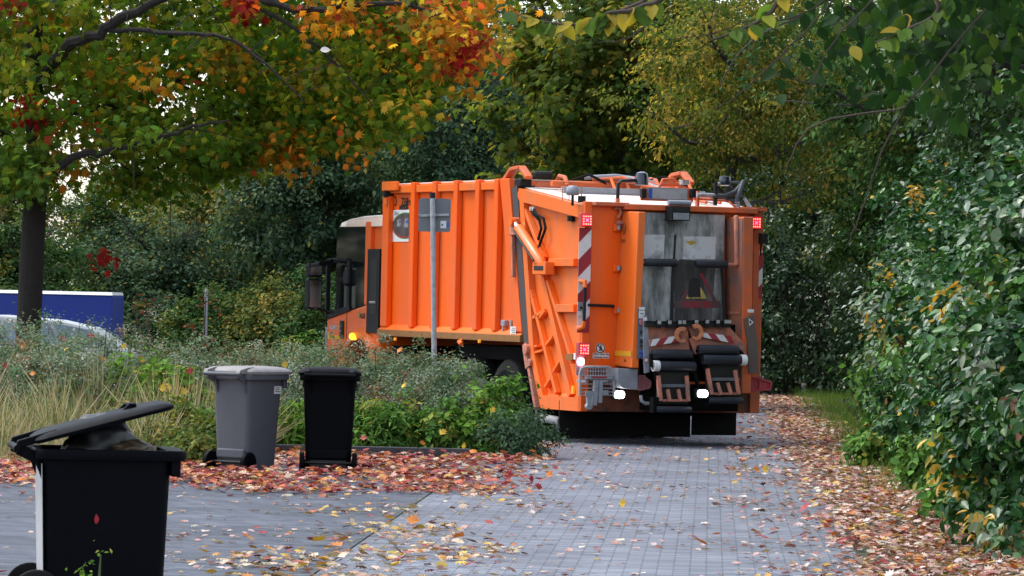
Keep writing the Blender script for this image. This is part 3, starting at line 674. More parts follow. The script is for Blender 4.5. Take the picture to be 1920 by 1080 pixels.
for x0_, x1_ in ((.35, 1.0), (-.6, -.2)):
    m_ = MB(); m_.tube([(x0_, yy - .12, z0 + .12), ((x0_ + x1_) / 2, yy - .2, z0 + .20), (x1_, yy - .3, z0 + .09)], .018, 8); m_.build('roof_hose', RUBBER, tail)
# small aerial lamp in a wire guard on the left edge of the roof
q = R(1074, 357, .2); m_ = MB(); m_.lathe((q.x, .2, q.z - .06), (0, 0, 1), [(0, .07), (.02, .085), (.09, .08), (.12, .05), (.12, 0.01)], 16, 0); m_.cyl((q.x, .2, q.z - .06), (q.x, .2, z1 - .0), .018, 8, 1)
for dx in (-.14, -.05, .12): m_.tube([(q.x + dx, .2, z1 + .06), (q.x + dx, .2, q.z + .10), (q.x + dx + .01, .2, q.z + .11)], .006, 5, 2)
m_.tube([(q.x - .14, .2, q.z + .10), (q.x + .12, .2, q.z + .10)], .006, 5, 2); q2 = R(1091, 372, .15); m_.cyl((q2.x, .15, q2.z - .05), (q2.x, .15, q2.z + .03), .05, 10, 1)
m_.build('roof_lamp', [GREYM, BLACKP, ORANGE_D], tail)
# beacons on bent posts
m_ = MB(); a, b_, c_ = R(1158, 384, .1), R(1160, 340, .1), R(1193, 338, .1); m_.tube([a, R(1158, 372, .1)], .03, 8, 1); m_.tube([R(1158, 374, .1), R(1159, 345, .1), R(1164, 339, .1), c_], .024, 8, 0)
bc = R(1203, 347, .1); m_.build('beacon_post', [BLACKP, ORANGE_D], tail)
m_ = MB(); m_.lathe(bc, (0, 0, 1), [(0, .06), (.0, .085), (.10, .085), (.15, .07), (.17, .02)], 16); m_.build('beacon', BEACON, tail)
m_ = MB(); a = R(1341, 385, .05); m_.tube([a, R(1342, 342, .05)], .026, 8, 0); m_.tube([R(1342, 346, .05), R(1352, 344, .05)], .02, 8, 1); m_.build('beacon_post', [BLACKP, GALV], tail)
bc = R(1359, 347, .05); m_ = MB(); m_.lathe(bc, (0, 0, 1), [(-.01, .04), (.0, .07), (.02, .075), (.08, .075), (.11, .065), (.115, .02)], 16); m_.build('beacon', BEACON, tail)
# hoses curling up at the right corner
m_ = MB()
m_.tube([R(1306, 366, .05), R(1320, 366, .05), R(1340, 367, .05)], .03, 8, 1); m_.tube([R(1335, 367, .05), R(1360, 368, .05), R(1378, 360, .05), R(1390, 347, .05), R(1394, 340, .05), R(1388, 356, .0), R(1382, 375, -.05), R(1382, 382, -.05)], .03, 9, 0)
m_.tube([R(1382, 378, -.05), R(1384, 389, -.05)], .032, 8, 1); m_.tube([R(1372, 352, .1), R(1368, 343, .1), R(1378, 341, .1), R(1388, 343, .1)], .014, 6, 0); m_.tube([R(1387, 362, .05), R(1396, 370, .02)], .012, 6, 0); m_.tube([R(1396, 371, .02), R(1408, 393, -.05)], [.018, .035], 8, 1)
m_.tube([R(1360, 374, .05), R(1378, 376, .05), R(1386, 372, .05)], .012, 6, 0)
m_.build('corner_hose', [paint('hose_grey', (0.06, 0.07, 0.085), .5), GALV], tail)
m_ = MB(); m_.box(R(1305, 370, .1).x, R(1309, 370, .1).x, .06, .12, z1, R(1305, 358, .1).z); m_.tube([R(1300, 372, .1), R(1365, 377, .1), R(1376, 386, .0), R(1400, 395, -.05)], .016, 6); m_.box(R(1384, 390).x, 1.25, -.12, .08, R(1390, 395).z, R(1390, 388).z); m_.build('pipe_support', ORANGE_D, tail)
# number plate board
a, b_ = R(1202, 350, -.05), R(1299, 379, -.05)
m_ = MB(); m_.box(a.x, b_.x, -.06, -.03, b_.z, a.z); brd = m_.build('plate_board', ORANGE_D, tail, .006)
a, b_ = R(1215, 353, -.06), R(1287, 374, -.06); m_ = MB(); m_.box(a.x - .01, b_.x + .01, -.075, -.061, b_.z - .012, a.z + .012, 1); m_.box(a.x, b_.x, -.082, -.0755, b_.z, a.z, 0); m_.box(a.x, a.x + .05, -.0845, -.0825, b_.z, a.z, 2); m_.build('number_plate', [PLATE, GREYM, BLUEF], brd)
for px in (1205, 1298):
    a = R(px, 362, -.08); m_ = MB(); m_.box(a.x - .035, a.x + .035, -.13, -.062, a.z - .06, a.z + .055); m_.build('plate_lamp', BLACKP, brd, .01)
m_ = MB(); m_.tube([R(1240, 345, .1), R(1272, 346, .1)], .035, 8, 0); m_.tube([R(1236, 352, .1), R(1243, 337, .1), R(1262, 336, .1), R(1270, 345, .1)], .022, 8, 0); m_.box(R(1277, 340, .1).x, R(1289, 340, .1).x, .05, .15, R(1280, 346, .1).z, R(1280, 337, .1).z, 1); m_.build('board_bracket', [ORANGE_D, GALV], tail)
# camera housing hung in front of the shield
a, b_ = R(1257, 383, -.3), R(1290, 412, -.3); m_ = MB()
m_.slab([(a.x, -.36, a.z - .02), (b_.x, -.36, a.z - .02), (b_.x + .0, -.36, a.z - .20), (a.x, -.36, a.z - .20)], (0, .2, 0), 0)
m_.slab([(a.x - .02, -.36, a.z - .20), (b_.x, -.36, a.z - .20), (b_.x - .02, -.32, b_.z), (a.x - .04, -.32, b_.z)], (0, .16, 0), 0)
m_.box(a.x + .015, b_.x - .015, -.364, -.361, a.z - .09, a.z - .03, 1); m_.box(a.x + .015, b_.x - .015, -.366, -.361, a.z - .19, a.z - .105, 2)
m_.tube([(a.x - .03, -.3, a.z + .02), (b_.x + .03, -.3, a.z + .02)], .035, 10, 2); m_.build('camera_housing', [BLACKP, INK, GREYM], tail, .008)

# lamps and film on the left post
def tail_lamp(px, py, ly=-.03, half=False):
    q = R(px, py, ly - .05); h = .075
    m_ = MB(); m_.box(q.x - h, q.x + h, ly - .09, ly - .001, q.z - h - .005, q.z + h + .01, 0)
    lp = m_.build('tail_light', REDBR, tail, .008)
    m2 = MB(); m2.box(q.x - h + .01, q.x + h - .01, ly - .098, ly - .091, q.z - h + .005, q.z + h - .005, 0); m2.build('lens', LED_RING, lp)
    m3 = MB()
    for i in range(4):
        for j in range(4):
            if i in (1, 2) and j in (1, 2): continue
            if i in (0, 3) and j in (0, 3) and False: continue
            x, z = q.x + (i - 1.5) * .032, q.z + (j - 1.5) * .032
            m3.cyl((x, ly - .099, z), (x, ly - .103, z), .011, 10, 0)
    m3.box(q.x - .02, q.x + .02, ly - .102, ly - .0985, q.z - .02, q.z + .02, 1)
    m3.build('led', [LED_R, LED_PINK], lp)
tail_lamp(1098, 413); tail_lamp(1093, 655); tail_lamp(1415, 418)
q = R(1088, 678, -.05); m_ = MB(); m_.box(q.x - .055, q.x + .055, -.06, -.031, q.z - .17, q.z + .075, 0); m_.cyl((q.x, -.06, q.z), (q.x, -.075, q.z), .045, 18, 1); m_.cyl((q.x, -.06, q.z - .12), (q.x, -.068, q.z - .12), .018, 10, 2); m_.build('reversing_light', [PINKBR, LAMPV, GREYM], tail)
def stripes(x0, x1, zlo, zhi, y, pitch, slope, name='warning_stripe', parent=None, tilt=None):
    """red and white diagonal film, clipped to its rectangle"""
    m_ = MB(); m_.box(x0, x1, y - .002, y, zlo, zhi, 0); k = 0; z = zlo - abs(slope) * (x1 - x0) - pitch
    def clip(poly, f):
        out = []
        for i in range(len(poly)):
            a, b_ = poly[i], poly[(i + 1) % len(poly)]; fa, fb = f(a), f(b_)
            if fa >= 0: out.append(a)
            if (fa >= 0) != (fb >= 0): tt = fa / (fa - fb); out.append((a[0] + (b_[0] - a[0]) * tt, a[1] + (b_[1] - a[1]) * tt))
        return out
    while z < zhi + pitch:
        dz = slope * (x1 - x0); pl = [(x0, z), (x1, z + dz), (x1, z + dz + pitch / 2), (x0, z + pitch / 2)]
        for f in (lambda p: p[1] - zlo, lambda p: zhi - p[1]):
            if pl: pl = clip(pl, f)
        if len(pl) > 2: m_.add([(u, y - .0045, v) for u, v in pl], [tuple(range(len(pl)))], 1)
        z += pitch
    return m_.build(name, [WHITE, REDW], parent or tail)
a, b_ = R(1085, 427, -.032), R(1104.5, 624, -.032); stripes(a.x + .005, b_.x, b_.z, a.z, -.0322, .43, 1.0)
g0, g1 = R(1097, 527, -.12), R(1092, 617, -.12)
m_ = MB(); m_.tube([(g0.x - .03, -.04, g0.z), (g0.x, -.11, g0.z - .01), (g0.x, -.12, g0.z - .08)], .03, 8, 1); m_.tube([(g0.x, -.12, g0.z - .06), (g1.x + .02, -.12, g1.z + .08)], .022, 8, 0); m_.tube([(g1.x + .02, -.12, g1.z + .1), (g1.x + .015, -.11, g1.z + .03), (g1.x - .03, -.04, g1.z)], .032, 8, 1)
m_.build('grab_rail', [BLACKP, ORANGE_L], tail)
q = R(1088, 577, -.04); m_ = MB(); m_.box(q.x - .04, q.x + .04, -.05, -.0375, q.z - .07, q.z + .07, 0); m_.cyl((q.x + .005, -.05, q.z), (q.x + .005, -.065, q.z), .018, 10, 1); m_.build('call_button', [GREYM, INK], tail, .004)
q = R(1086, 588, -.04); m_ = MB(); m_.box(q.x - .035, q.x + .03, -.054, -.0505, q.z - .03, q.z + .03); m_.build('small_label', WHITE, tail)
m_ = MB(); a, b_ = R(1106, 572, -.08), R(1153, 574, -.08); m_.tube([(a.x, -.01, a.z), (a.x + .01, -.07, a.z), (b_.x - .01, -.07, b_.z), (b_.x, -.01, b_.z)], .02, 8); m_.build('panel_handle', BLACKP, tail)
# prohibition sign and notice on the rear panel
q = R(1126, 653, -.012); m_ = MB()
def ring(m_, cx, cz, ro, ri, y, m, n=28):
    vs = [(cx + ro * math.cos(2*math.pi*i/n), y, cz + ro * math.sin(2*math.pi*i/n)) for i in range(n)] + [(cx + ri * math.cos(2*math.pi*i/n), y, cz + ri * math.sin(2*math.pi*i/n)) for i in range(n)]
    m_.add(vs, [(i, (i+1) % n, n + (i+1) % n, n + i) for i in range(n)], m)
def disk(m_, cx, cz, r_, y, m, n=28): m_.add([(cx + r_ * math.cos(2*math.pi*i/n), y, cz + r_ * math.sin(2*math.pi*i/n)) for i in range(n)], [tuple(range(n))], m)
disk(m_, q.x, q.z, .066, -.009, 0); ring(m_, q.x, q.z, .062, .050, -.0105, 1)
disk(m_, q.x + .004, q.z + .028, .012, -.0108, 1, 12); m_.add([(q.x + u, -.0108, q.z + v) for u, v in ((-.014, .014), (.018, .016), (.022, -.006), (.012, -.04), (.0, -.04), (.002, -.012), (-.016, -.038), (-.024, -.03), (-.012, -.006))], [tuple(range(9))], 1)
m_.add([(q.x + u, -.0114, q.z + v) for u, v in ((-.04, .03), (-.03, .04), (.04, -.03), (.03, -.04))], [(0, 1, 2, 3)], 1)
m_.build('prohibition_sign', [WHITE, INK], tail)
a, b_ = R(1112, 662, -.012), R(1142, 672, -.012); m_ = MB(); m_.box(a.x, b_.x, -.009, -.0055, b_.z - .002, a.z + .004, 0); nt_ = m_.build('notice_plate', WHITE, tail)
cx_, cz_ = (a.x + b_.x) / 2, (a.z + b_.z) / 2
text_part('wording', 'Nicht unter die', .034, INK, nt_, (cx_, -.0105, cz_ + .020), BX, UZ, .0008, .0006); text_part('wording', 'Schüttung treten', .030, INK, nt_, (cx_, -.0105, cz_ - .017), BX, UZ, .0008, .0006)
# hinges between rear panel and hopper wall
for py in (427, 503, 582):
    q = R(1157, py, -.03); m_ = MB(); m_.box(q.x - .05, q.x + .03, -.055, -.006, q.z - .045, q.z + .045, 0); m_.cyl((q.x + .01, -.06, q.z - .03), (q.x + .01, -.06, q.z + .03), .025, 10, 1); m_.build('door_hinge', [ORANGE, GREYM], tail, .006)
q = R(1160, 400, -.03); m_ = MB(); m_.tube([(q.x - .07, -.04, q.z + .06), (q.x, -.06, q.z + .07), (q.x + .02, -.05, q.z), (q.x - .02, -.04, q.z - .06)], .02, 7); m_.cyl((q.x - .04, -.05, q.z - .12), (q.x + .05, -.05, q.z - .12), .03, 10); m_.build('latch_gear', ORANGE_W, tail)

# --- hopper: left wall, right wall, steel shield
HD = -.50
z_t = R(1192, 397, HD).z
def zl(py): return R(1192, py, HD).z
# left wall: outer face seen from the left, rear edge with controls
xo = R(1163, 500).x; xw = xo + .10
m_ = MB(); m_.slab([(xo, -.006, R(1163, 396).z), (xo, HD, z_t), (xo - .05, HD, zl(690)), (xo - .05, -.006, R(1156, 685).z)], (.10, 0, 0)); lw = m_.build('hopper_wall', ORANGE_L, tail, .012)
q0, q1 = S(1158, 658, xo - .046), S(1191, 668, xo - .046); m_ = MB(); m_.box(xo - .0565, xo - .049, HD + .01, -.02, S(1175, 668, xo).z, S(1175, 658, xo).z); m_.build('yellow_tape', YELLOWF, lw)
ex = S(1171, 432, xo - .005); m_ = MB()
for k_ in range(1, 4): m_.tube([(xo - .022, ex.y + .05 * math.cos(a * .3) * (1.15 - .2 * k_), ex.z + .07 * math.sin(a * .3) * (1.2 - .25 * k_) + .02 * k_) for a in range(2 + k_, 16 + k_)], .008, 5)
m_.build('emblem', INKO, lw); text_part('lettering', '2018', .055, INKO, lw, (xo - .024, ex.y, ex.z - .13), (0, -1, 0), UZ, .004)
q = S(1172, 681, xo - .05); text_part('lettering', '08', .05, INKO, lw, (xo - .054, q.y, q.z + .03), (0, -1, 0), UZ, .003)
# control strip
c0, c1 = R(1193, 578, HD), R(1206, 673, HD)
m_ = MB(); m_.box(xw - .085, xw + .015, HD - .018, HD - .001, c1.z, c0.z, 0); cs = m_.build('control_strip', HUB, tail, .004)
cxs = xw - .035
for py, r_, mt in ((604, .037, PINKBR), (622, .020, INK), (633, .013, GREYM), (640, .018, INK), (648, .012, INK), (660, .016, BLUEF), (667, .016, BLUEF)):
    z = zl(py); m_ = MB(); m_.cyl((cxs, HD - .018, z), (cxs, HD - .045, z), r_, 14); m_.build('push_button', mt, cs)
z = zl(589); m_ = MB(); m_.box(cxs - .04, cxs + .04, HD - .023, HD - .0185, z - .05, z + .045, 0); m_.cyl((cxs - .012, HD - .024, z + .01), (cxs - .012, HD - .03, z + .01), .008, 8, 1); m_.cyl((cxs + .012, HD - .024, z + .01), (cxs + .012, HD - .03, z + .01), .008, 8, 1); m_.box(cxs - .04, cxs + .04, HD - .022, HD - .0185, z + .055, z + .09, 0); m_.build('socket_plate', [WHITE, INK], cs)
# grey box under the left wall and the faded red folding step bracket
a, b_ = R(1158, 691, -.42), R(1196, 731, -.42); m_ = MB()
m_.slab([(a.x, -.42, a.z), (b_.x, -.42, a.z), (b_.x, -.42, b_.z), (a.x + .08, -.42, b_.z + .02), (a.x + .01, -.42, a.z - .15)], (0, .36, 0)); m_.build('under_box', GREYM, tail, .01)
def step_bracket(p, flip, mat, name):
    m_ = MB(); Y0 = -.30
    P = [R(x, y, Y0) for x, y in p]
    m_.slab([(q.x, Y0, q.z) for q in P], (0, .05, 0), 0)
    cx = sum(q.x for q in P) / len(P); cz = sum(q.z for q in P) / len(P)
    for sx in (0,):
        Q = [(cx + (q.x - cx) * .72, cz + (q.z - cz) * .66) for q in P]
        for i in range(len(Q)):
            u, v_ = Q[i], Q[(i + 1) % len(Q)]; m_.bar((P[i].x, Y0 - .012, P[i].z), (P[(i + 1) % len(P)].x, Y0 - .012, P[(i + 1) % len(P)].z), .025, .03, (0, 1, 0), 0)
        m_.bar((cx, Y0 - .012, cz + .09), (cx, Y0 - .012, cz - .09), .025, .03, (0, 1, 0), 0)
    return m_.build(name, mat, tail, .006)
step_bracket([(1197, 705), (1205, 705), (1219, 716), (1217, 727), (1197, 731)], 0, PINKBR, 'step_bracket')
step_bracket([(1407, 708), (1416, 708), (1445, 717), (1443, 730), (1407, 733)], 1, REDBR, 'step_bracket')
a, b_ = R(1382, 703, -.28), R(1407, 734, -.28); m_ = MB(); m_.box(a.x, b_.x, -.28, -.06, b_.z, a.z); m_.build('under_box', GREYM, tail, .01)
# right wall: inner face seen, rear edge, grey guard plate below
xr1 = R(1411, 500, HD).x; xr0 = R(1396, 500, HD).x
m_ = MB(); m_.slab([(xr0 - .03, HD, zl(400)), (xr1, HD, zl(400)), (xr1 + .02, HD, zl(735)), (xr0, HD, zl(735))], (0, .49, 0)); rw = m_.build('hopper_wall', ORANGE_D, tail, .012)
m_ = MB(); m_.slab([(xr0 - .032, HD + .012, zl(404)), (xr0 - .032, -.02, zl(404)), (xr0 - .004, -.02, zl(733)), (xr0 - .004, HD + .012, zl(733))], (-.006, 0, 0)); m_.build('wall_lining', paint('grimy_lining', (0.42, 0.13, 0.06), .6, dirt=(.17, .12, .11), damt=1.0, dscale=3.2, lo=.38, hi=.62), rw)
m_ = MB(); gp = [(1393, 598), (1412, 588), (1418, 640), (1421, 700), (1402, 700), (1400, 640)]
m_.slab([(R(x, y, HD).x, HD - .03, R(x, y, HD).z) for x, y in gp], (0, .027, 0)); m_.build('guard_plate', paint('grimy_guard', (.10, .09, .085), .6, dirt=(.2, .09, .05), damt=.7, dscale=7), tail, .006)
q = R(1408, 604, HD - .04); m_ = MB(); m_.add([(q.x - .03, HD - .035, q.z + .05), (q.x - .02, HD - .035, q.z - .05), (q.x + .04, HD - .035, q.z)], [(0, 1, 2)], 0); m_.add([(q.x - .02, HD - .037, q.z + .025), (q.x - .014, HD - .037, q.z - .025), (q.x + .018, HD - .037, q.z)], [(0, 1, 2)], 1); m_.build('warning_label', [WHITE, INK], tail)
q = R(1408, 583, HD - .01); m_ = MB(); m_.box(q.x - .045, q.x + .045, HD - .006, HD - .002, q.z - .02, q.z + .02); m_.build('small_label', WHITE, rw)
m_ = MB(); a, b_ = R(1374, 406, -.30), R(1378, 497, -.35); m_.tube([(xr0 - .05, -.33, a.z), (xr0 - .06, -.36, a.z - .03), (xr0 - .05, -.38, b_.z)], .03, 8); m_.box(xr0 - .035, xr0 - .03, -.45, -.1, zl(585), zl(580)); m_.build('linkage_rod', ORANGE_W, rw)
q = R(1419, 446, -.02); m_ = MB(); m_.box(1.18, 1.29, -.08, .02, q.z - .07, q.z + .06); m_.tube([(1.22, -.03, q.z - .07), (1.21, -.03, q.z - .2), (1.2, -.01, q.z - .3)], .015, 6); m_.build('side_camera', BLACKP, tail, .01)
m_ = MB(); a, b_ = R(1416, 470, -.032), R(1419, 560, -.032); stripes(1.19, 1.245, b_.z, a.z, -.0322, .4, 1.0)
# shield
SY = -.10
sx0, sx1 = R(1199, 500, SY).x, R(1364, 500, SY).x
m_ = MB(); zs0, zs1 = R(1200, 398, SY).z, R(1200, 612, SY).z
ax_ = R(1257, 500, SY).x
m_.slab([(sx0, SY, zs0), (R(1359, 398, SY).x, SY, zs0), (R(1348, 612, SY).x, SY - .12, zs1), (sx0, SY - .12, zs1)], (0, .02, 0)); sh = m_.build('shield_plate', STEEL, tail)
def sy(z): return SY - .12 * (zs0 - z) / (zs0 - zs1)
def shq(pts, mat, name, lift=.004, parent=None):
    m_ = MB(); P = [R(x, y, SY - .05) for x, y in pts]; m_.add([(p.x, sy(p.z) - lift, p.z) for p in P], [tuple(range(len(P)))], 0); return m_.build(name, mat, parent or sh)
shq([(1283, 443), (1344, 444), (1341, 486), (1280, 486)], STEEL_L, 'repair_patch')
shq([(1202, 440), (1248, 440), (1244, 486), (1202, 486)], STEEL_L, 'repair_patch', .003)
SMEAR = paint('grimy_smear', (0.035, 0.032, 0.03), .55, dirt=(.14, .13, .13), damt=1.0, dscale=4, lo=.45, hi=.62, streak=True)
shq([(1262, 500), (1275, 486), (1325, 490), (1341, 500), (1336, 545), (1330, 602), (1262, 602)], SMEAR, 'grime_patch', .0028)
m_ = MB(); pa, pb, pc, pd = R(1264, 440, SY), R(1260, 486, SY), R(1256, 520, SY), R(1251, 604, SY)
for a, b_ in ((pa, pb), (pb, pc), (pc, pd)): m_.bar((a.x, sy(a.z) - .012, a.z), (b_.x, sy(b_.z) - .012, b_.z), .035 if a is not pa else .016, .024, (0, 1, 0))
a, b_ = R(1349, 500, SY), R(1350, 604, SY); m_.bar((a.x, sy(a.z) - .012, a.z), (b_.x, sy(b_.z) - .012, b_.z), .03, .024, (0, 1, 0)); m_.build('guide_bar', INK, sh)
shq([(1311, 513), (1315, 512), (1346, 573), (1338, 573)], WORNRED, 'warning_print', .004)
shq([(1270, 566), (1283, 544), (1287, 546), (1277, 566)], WORNRED, 'warning_print', .0045)
shq([(1258, 577), (1350, 577), (1346, 564), (1262, 564)], WORNRED, 'warning_print', .005)
shq([(1283, 560), (1303, 524), (1324, 560)], WORNYEL, 'warning_print', .0042)
shq([(1287, 557), (1291, 525), (1300, 520), (1311, 524), (1311, 557)], INK, 'warning_print', .0055)
shq([(1287, 453), (1300, 451), (1306, 455), (1296, 460)], paint('yellow_leaf_film', (.5, .33, .02), .6), 'stuck_leaf', .007)
# padded handle bars in front of the shield
for a, b_, px in ((R(1208, 492, -.35), R(1269, 493, -.35), 1203), (R(1304, 494, -.35), R(1363, 496, -.35), 1377)):
    m_ = MB(); m_.tube([a, a + BX * .02, b_ - BX * .02, b_], [.042, .05, .05, .042], 14, 0); e = R(px, 494, -.35); m_.tube([a if px < 1250 else b_, (e.x, -.35, (a.z + b_.z) / 2)], .022, 8, 1); m_.build('padded_bar', [ROLLER, ORANGE_W], tail)

# --- bin lifter
lift = None
LY = -.58
def LB(pts, d=.05, mat=ORANGE_W, name='plate', ly=LY, parent=None, bev=.005):
    m_ = MB(); m_.slab([(R(x, y, ly).x, ly, R(x, y, ly).z) for x, y in pts], (0, d, 0)); return m_.build(name, mat, parent, bev)
def z8(x, y): return (1190 + x / 5.684, 590 + y / 5.684)
m_ = MB(); a, b_ = R(1212, 602, -.3), R(1398, 770, -.3); m_.box(a.x, b_.x - .02, -.32, -.05, R(1250, 690, -.3).z, R(1250, 606, -.3).z, 0); m_.box(a.x + .05, b_.x - .1, -.28, -.05, R(1250, 770, -.3).z, R(1250, 690, -.3).z, 0)
lift = m_.build('bin_lifter', DARK, truck)
# comb racks with grab teeth
for (x0, x1, yy_, teeth) in ((110, 548, 78, (235, 345, 455, 500)), (545, 1012, 72, (630, 745, 860, 945, 980))):
    m_ = MB(); a, b_ = R(*z8(x0, 60), LY), R(*z8(x1, 95), LY)
    m_.box(a.x, b_.x, LY - .03, LY + .02, R(*z8(x0, yy_ - 14), LY).z - .02, R(*z8(x0, yy_ - 14), LY).z, 0)
    m_.box(a.x, b_.x, LY - .02, LY + .05, R(*z8(x0, yy_ + 50), LY).z, R(*z8(x0, yy_ + 2), LY).z, 1)
    cr_ = m_.build('comb_rack', [BLACKP, INK], lift, .004)
    for tx in teeth:
        q = R(*z8(tx, yy_ + 22), LY); m_ = MB(); m_.box(q.x - .028, q.x + .028, LY - .07, LY - .031, q.z - .05, q.z + .05, 0); m_.box(q.x - .022, q.x + .022, LY - .085, LY - .0705, q.z - .0, q.z + .045, 1); m_.build('comb_tooth', [BLACKP, CHROME], cr_, .004)
LB([z8(*p) for p in ((140, 130), (565, 120), (580, 285), (150, 350))], .06, ORANGE_W, 'carrier_plate', LY + .05, lift)
LB([z8(*p) for p in ((560, 120), (1010, 130), (1130, 262), (1185, 330), (1180, 425), (700, 425))], .06, ORANGE_W, 'carrier_plate', LY + .05, lift)
LB([z8(*p) for p in ((160, 350), (350, 320), (575, 285), (605, 470), (170, 452))], .05, ORANGE_W, 'lower_plate', LY + .02, lift)
LB([z8(*p) for p in ((578, 255), (720, 245), (900, 300), (1180, 335), (1180, 420), (690, 400), (650, 425))], .05, ORANGE_W, 'lower_plate', LY + .0, lift)
def striped_plate(corners, n, first, name='striped_plate'):
    """a slanted plate: bands alternate red and white"""
    m_ = MB(); A, B, C, D = [R(*z8(*c), LY - .04) for c in corners]   # top left, top right, bottom right, bottom left
    yb = LY - .04
    m_.slab([(p.x, yb, p.z) for p in (A, B, C, D)], (0, .03, 0), 0)
    for i in range(n):
        if i == n - 1 and first == 'r': pass
        u0, u1, sk = i / n, (i + 1) / n, .35 / n
        def pt(u, top): u = min(1, max(0, u)); return (A + (B - A) * u) if top else (D + (C - D) * u)
        q = [pt(u0 + sk, 1), pt(u1 + sk, 1), pt(u1 - sk, 0), pt(u0 - sk, 0)]
        if first == 'r': q = [pt(u0 - sk, 1), pt(u1 - sk, 1), pt(u1 + sk, 0), pt(u0 + sk, 0)]
        m_.add([(p.x, yb - .003, p.z) for p in q], [(0, 1, 2, 3)], 1 + i % 2)
    return m_.build(name, [ORANGE_W, WHITE, REDW], lift)
striped_plate([(160, 268), (500, 218), (500, 285), (165, 338)], 4, 'l')
striped_plate([(718, 190), (1060, 232), (1060, 308), (700, 235)], 4, 'r')
# open hooks
for (hx, hy, fl) in ((500, 218, 1), (655, 188, -1)):
    m_ = MB(); q = R(*z8(hx, hy), LY - .07); pts = []
    NA = 20
    for k_ in range(NA + 1):
        a = math.radians(55 + 255 * k_ / NA); w_ = .028 * (1 - .35 * k_ / NA)
        pts.append([(q.x + fl * math.cos(a) * (.07 - w_), LY - .09, q.z + math.sin(a) * (.078 - w_)), (q.x + fl * math.cos(a) * (.07 + w_), LY - .09, q.z + math.sin(a) * (.078 + w_)), (q.x + fl * math.cos(a) * (.07 + w_), LY - .05, q.z + math.sin(a) * (.078 + w_)), (q.x + fl * math.cos(a) * (.07 - w_), LY - .05, q.z + math.sin(a) * (.078 - w_))])
    m_.loft(pts, 0, True, False)
    m_.build('lift_hook', HOOKP, lift, .004)
# rubber rollers
for (x0, x1, y_, rr0, off) in ((185, 600, 420, .063, -.06), (195, 640, 545, .063, -.10), (675, 1100, 373, .063, -.08), (722, 1182, 478, .063, -.12), (232, 600, 1008, .040, -.14), (780, 1146, 913, .042, -.14)):
    a, b_ = R(*z8(x0, y_), LY + off), R(*z8(x1, y_ + (6 if y_ < 600 else 3)), LY + off)
    m_ = MB(); m_.tube([a, a + BX * .02, b_ - BX * .02, b_], [rr0 * .9, rr0, rr0, rr0 * .9], 18); ro = m_.build('roller', ROLLER, lift)
    if y_ in (545, 478):
        ex_ = a if y_ == 545 else b_; m2 = MB(); sgn = 1 if y_ == 545 else -1
        m2.tube([ex_ + BX * .0 * sgn, ex_ + BX * .075 * sgn], rr0 + .006, 18); m2.build('white_band', WHITE, ro)
# roller arms and lower ladder frames
for pl in (((175, 420), (185, 560)), ((605, 430), (650, 600)), ((668, 372), (715, 480)), ((1105, 375), (1185, 470)), ((630, 600), (700, 850)), ((700, 850), (775, 960)), ((205, 560), (235, 690)), ((720, 480), (760, 600))):
    a, b_ = R(*z8(*pl[0]), LY - .06), R(*z8(*pl[1]), LY - .08); m_ = MB(); m_.bar(a, b_, .035, .05, (0, 1, 0)); m_.build('roller_arm', DARK, lift)
for bars in (((250, 650, 275, 920, .05), (552, 650, 572, 925, .045), (350, 795, 375, 925, .04), (462, 795, 490, 925, .04), (240, 757, 585, 757, .04), (295, 915, 555, 915, .03)),
             ((772, 575, 822, 855, .05), (1068, 590, 1108, 850, .045), (880, 725, 922, 855, .04), (992, 725, 1030, 855, .04), (780, 688, 1112, 688, .04), (830, 843, 1095, 843, .03))):
    m_ = MB()
    for i, (xa, ya, xb, yb_, w) in enumerate(bars):
        dy = 0 if i < 4 else .03
        m_.bar(R(*z8(xa, ya), LY - .10 + dy), R(*z8(xb, yb_), LY - .12 + dy), w, .04, (0, 1, 0), 1 if i == 4 else 0)
    xa, ya, xb, yb_, w = bars[0]; a = R(*z8(xa, ya), LY - .05); b_ = R(*z8(bars[1][2], bars[1][3] + 30), LY - .05); m_.box(a.x, b_.x, LY - .05, LY + .0, b_.z, a.z + .05, 2)
    m_.build('lift_frame', [ORANGE_W, HUB, INK], lift, .004)
LB([z8(*p) for p in ((200, 880), (260, 880), (260, 990), (200, 1050))], .12, DARK, 'roller_mount', LY - .14, lift)
LB([z8(*p) for p in ((740, 880), (800, 880), (790, 975), (765, 975))], .12, DARK, 'roller_mount', LY - .14, lift)
m_ = MB(); m_.tube([R(*z8(65, 860), -.5), R(*z8(72, 915), -.5), R(*z8(110, 945), -.5), R(*z8(195, 945), -.5)], .022, 8); m_.build('bent_tube', GALV, lift)
LB([z8(*p) for p in ((580, 715), (755, 715), (755, 740), (580, 740))], .03, ORANGE_L, 'cross_strip', -.35, lift)
# lever with prohibition label beside the controls
m_ = MB(); P = [R(x, y, -.56) for x, y in ((1208, 590), (1214, 592), (1217, 640), (1218, 698), (1209, 700), (1207, 670), (1206, 620))]; m_.slab([(p.x, -.56, p.z) for p in P], (0, .03, 0), 0); q = R(1212, 675, -.57); disk(m_, q.x, q.z, .035, -.563, 1, 16); ring(m_, q.x, q.z, .035, .025, -.565, 2, 16); q = R(1210, 599, -.57); disk(m_, q.x, q.z, .03, -.563, 1, 12); m_.build('side_plate', [GREYM, WHITE, REDW], lift, .004)
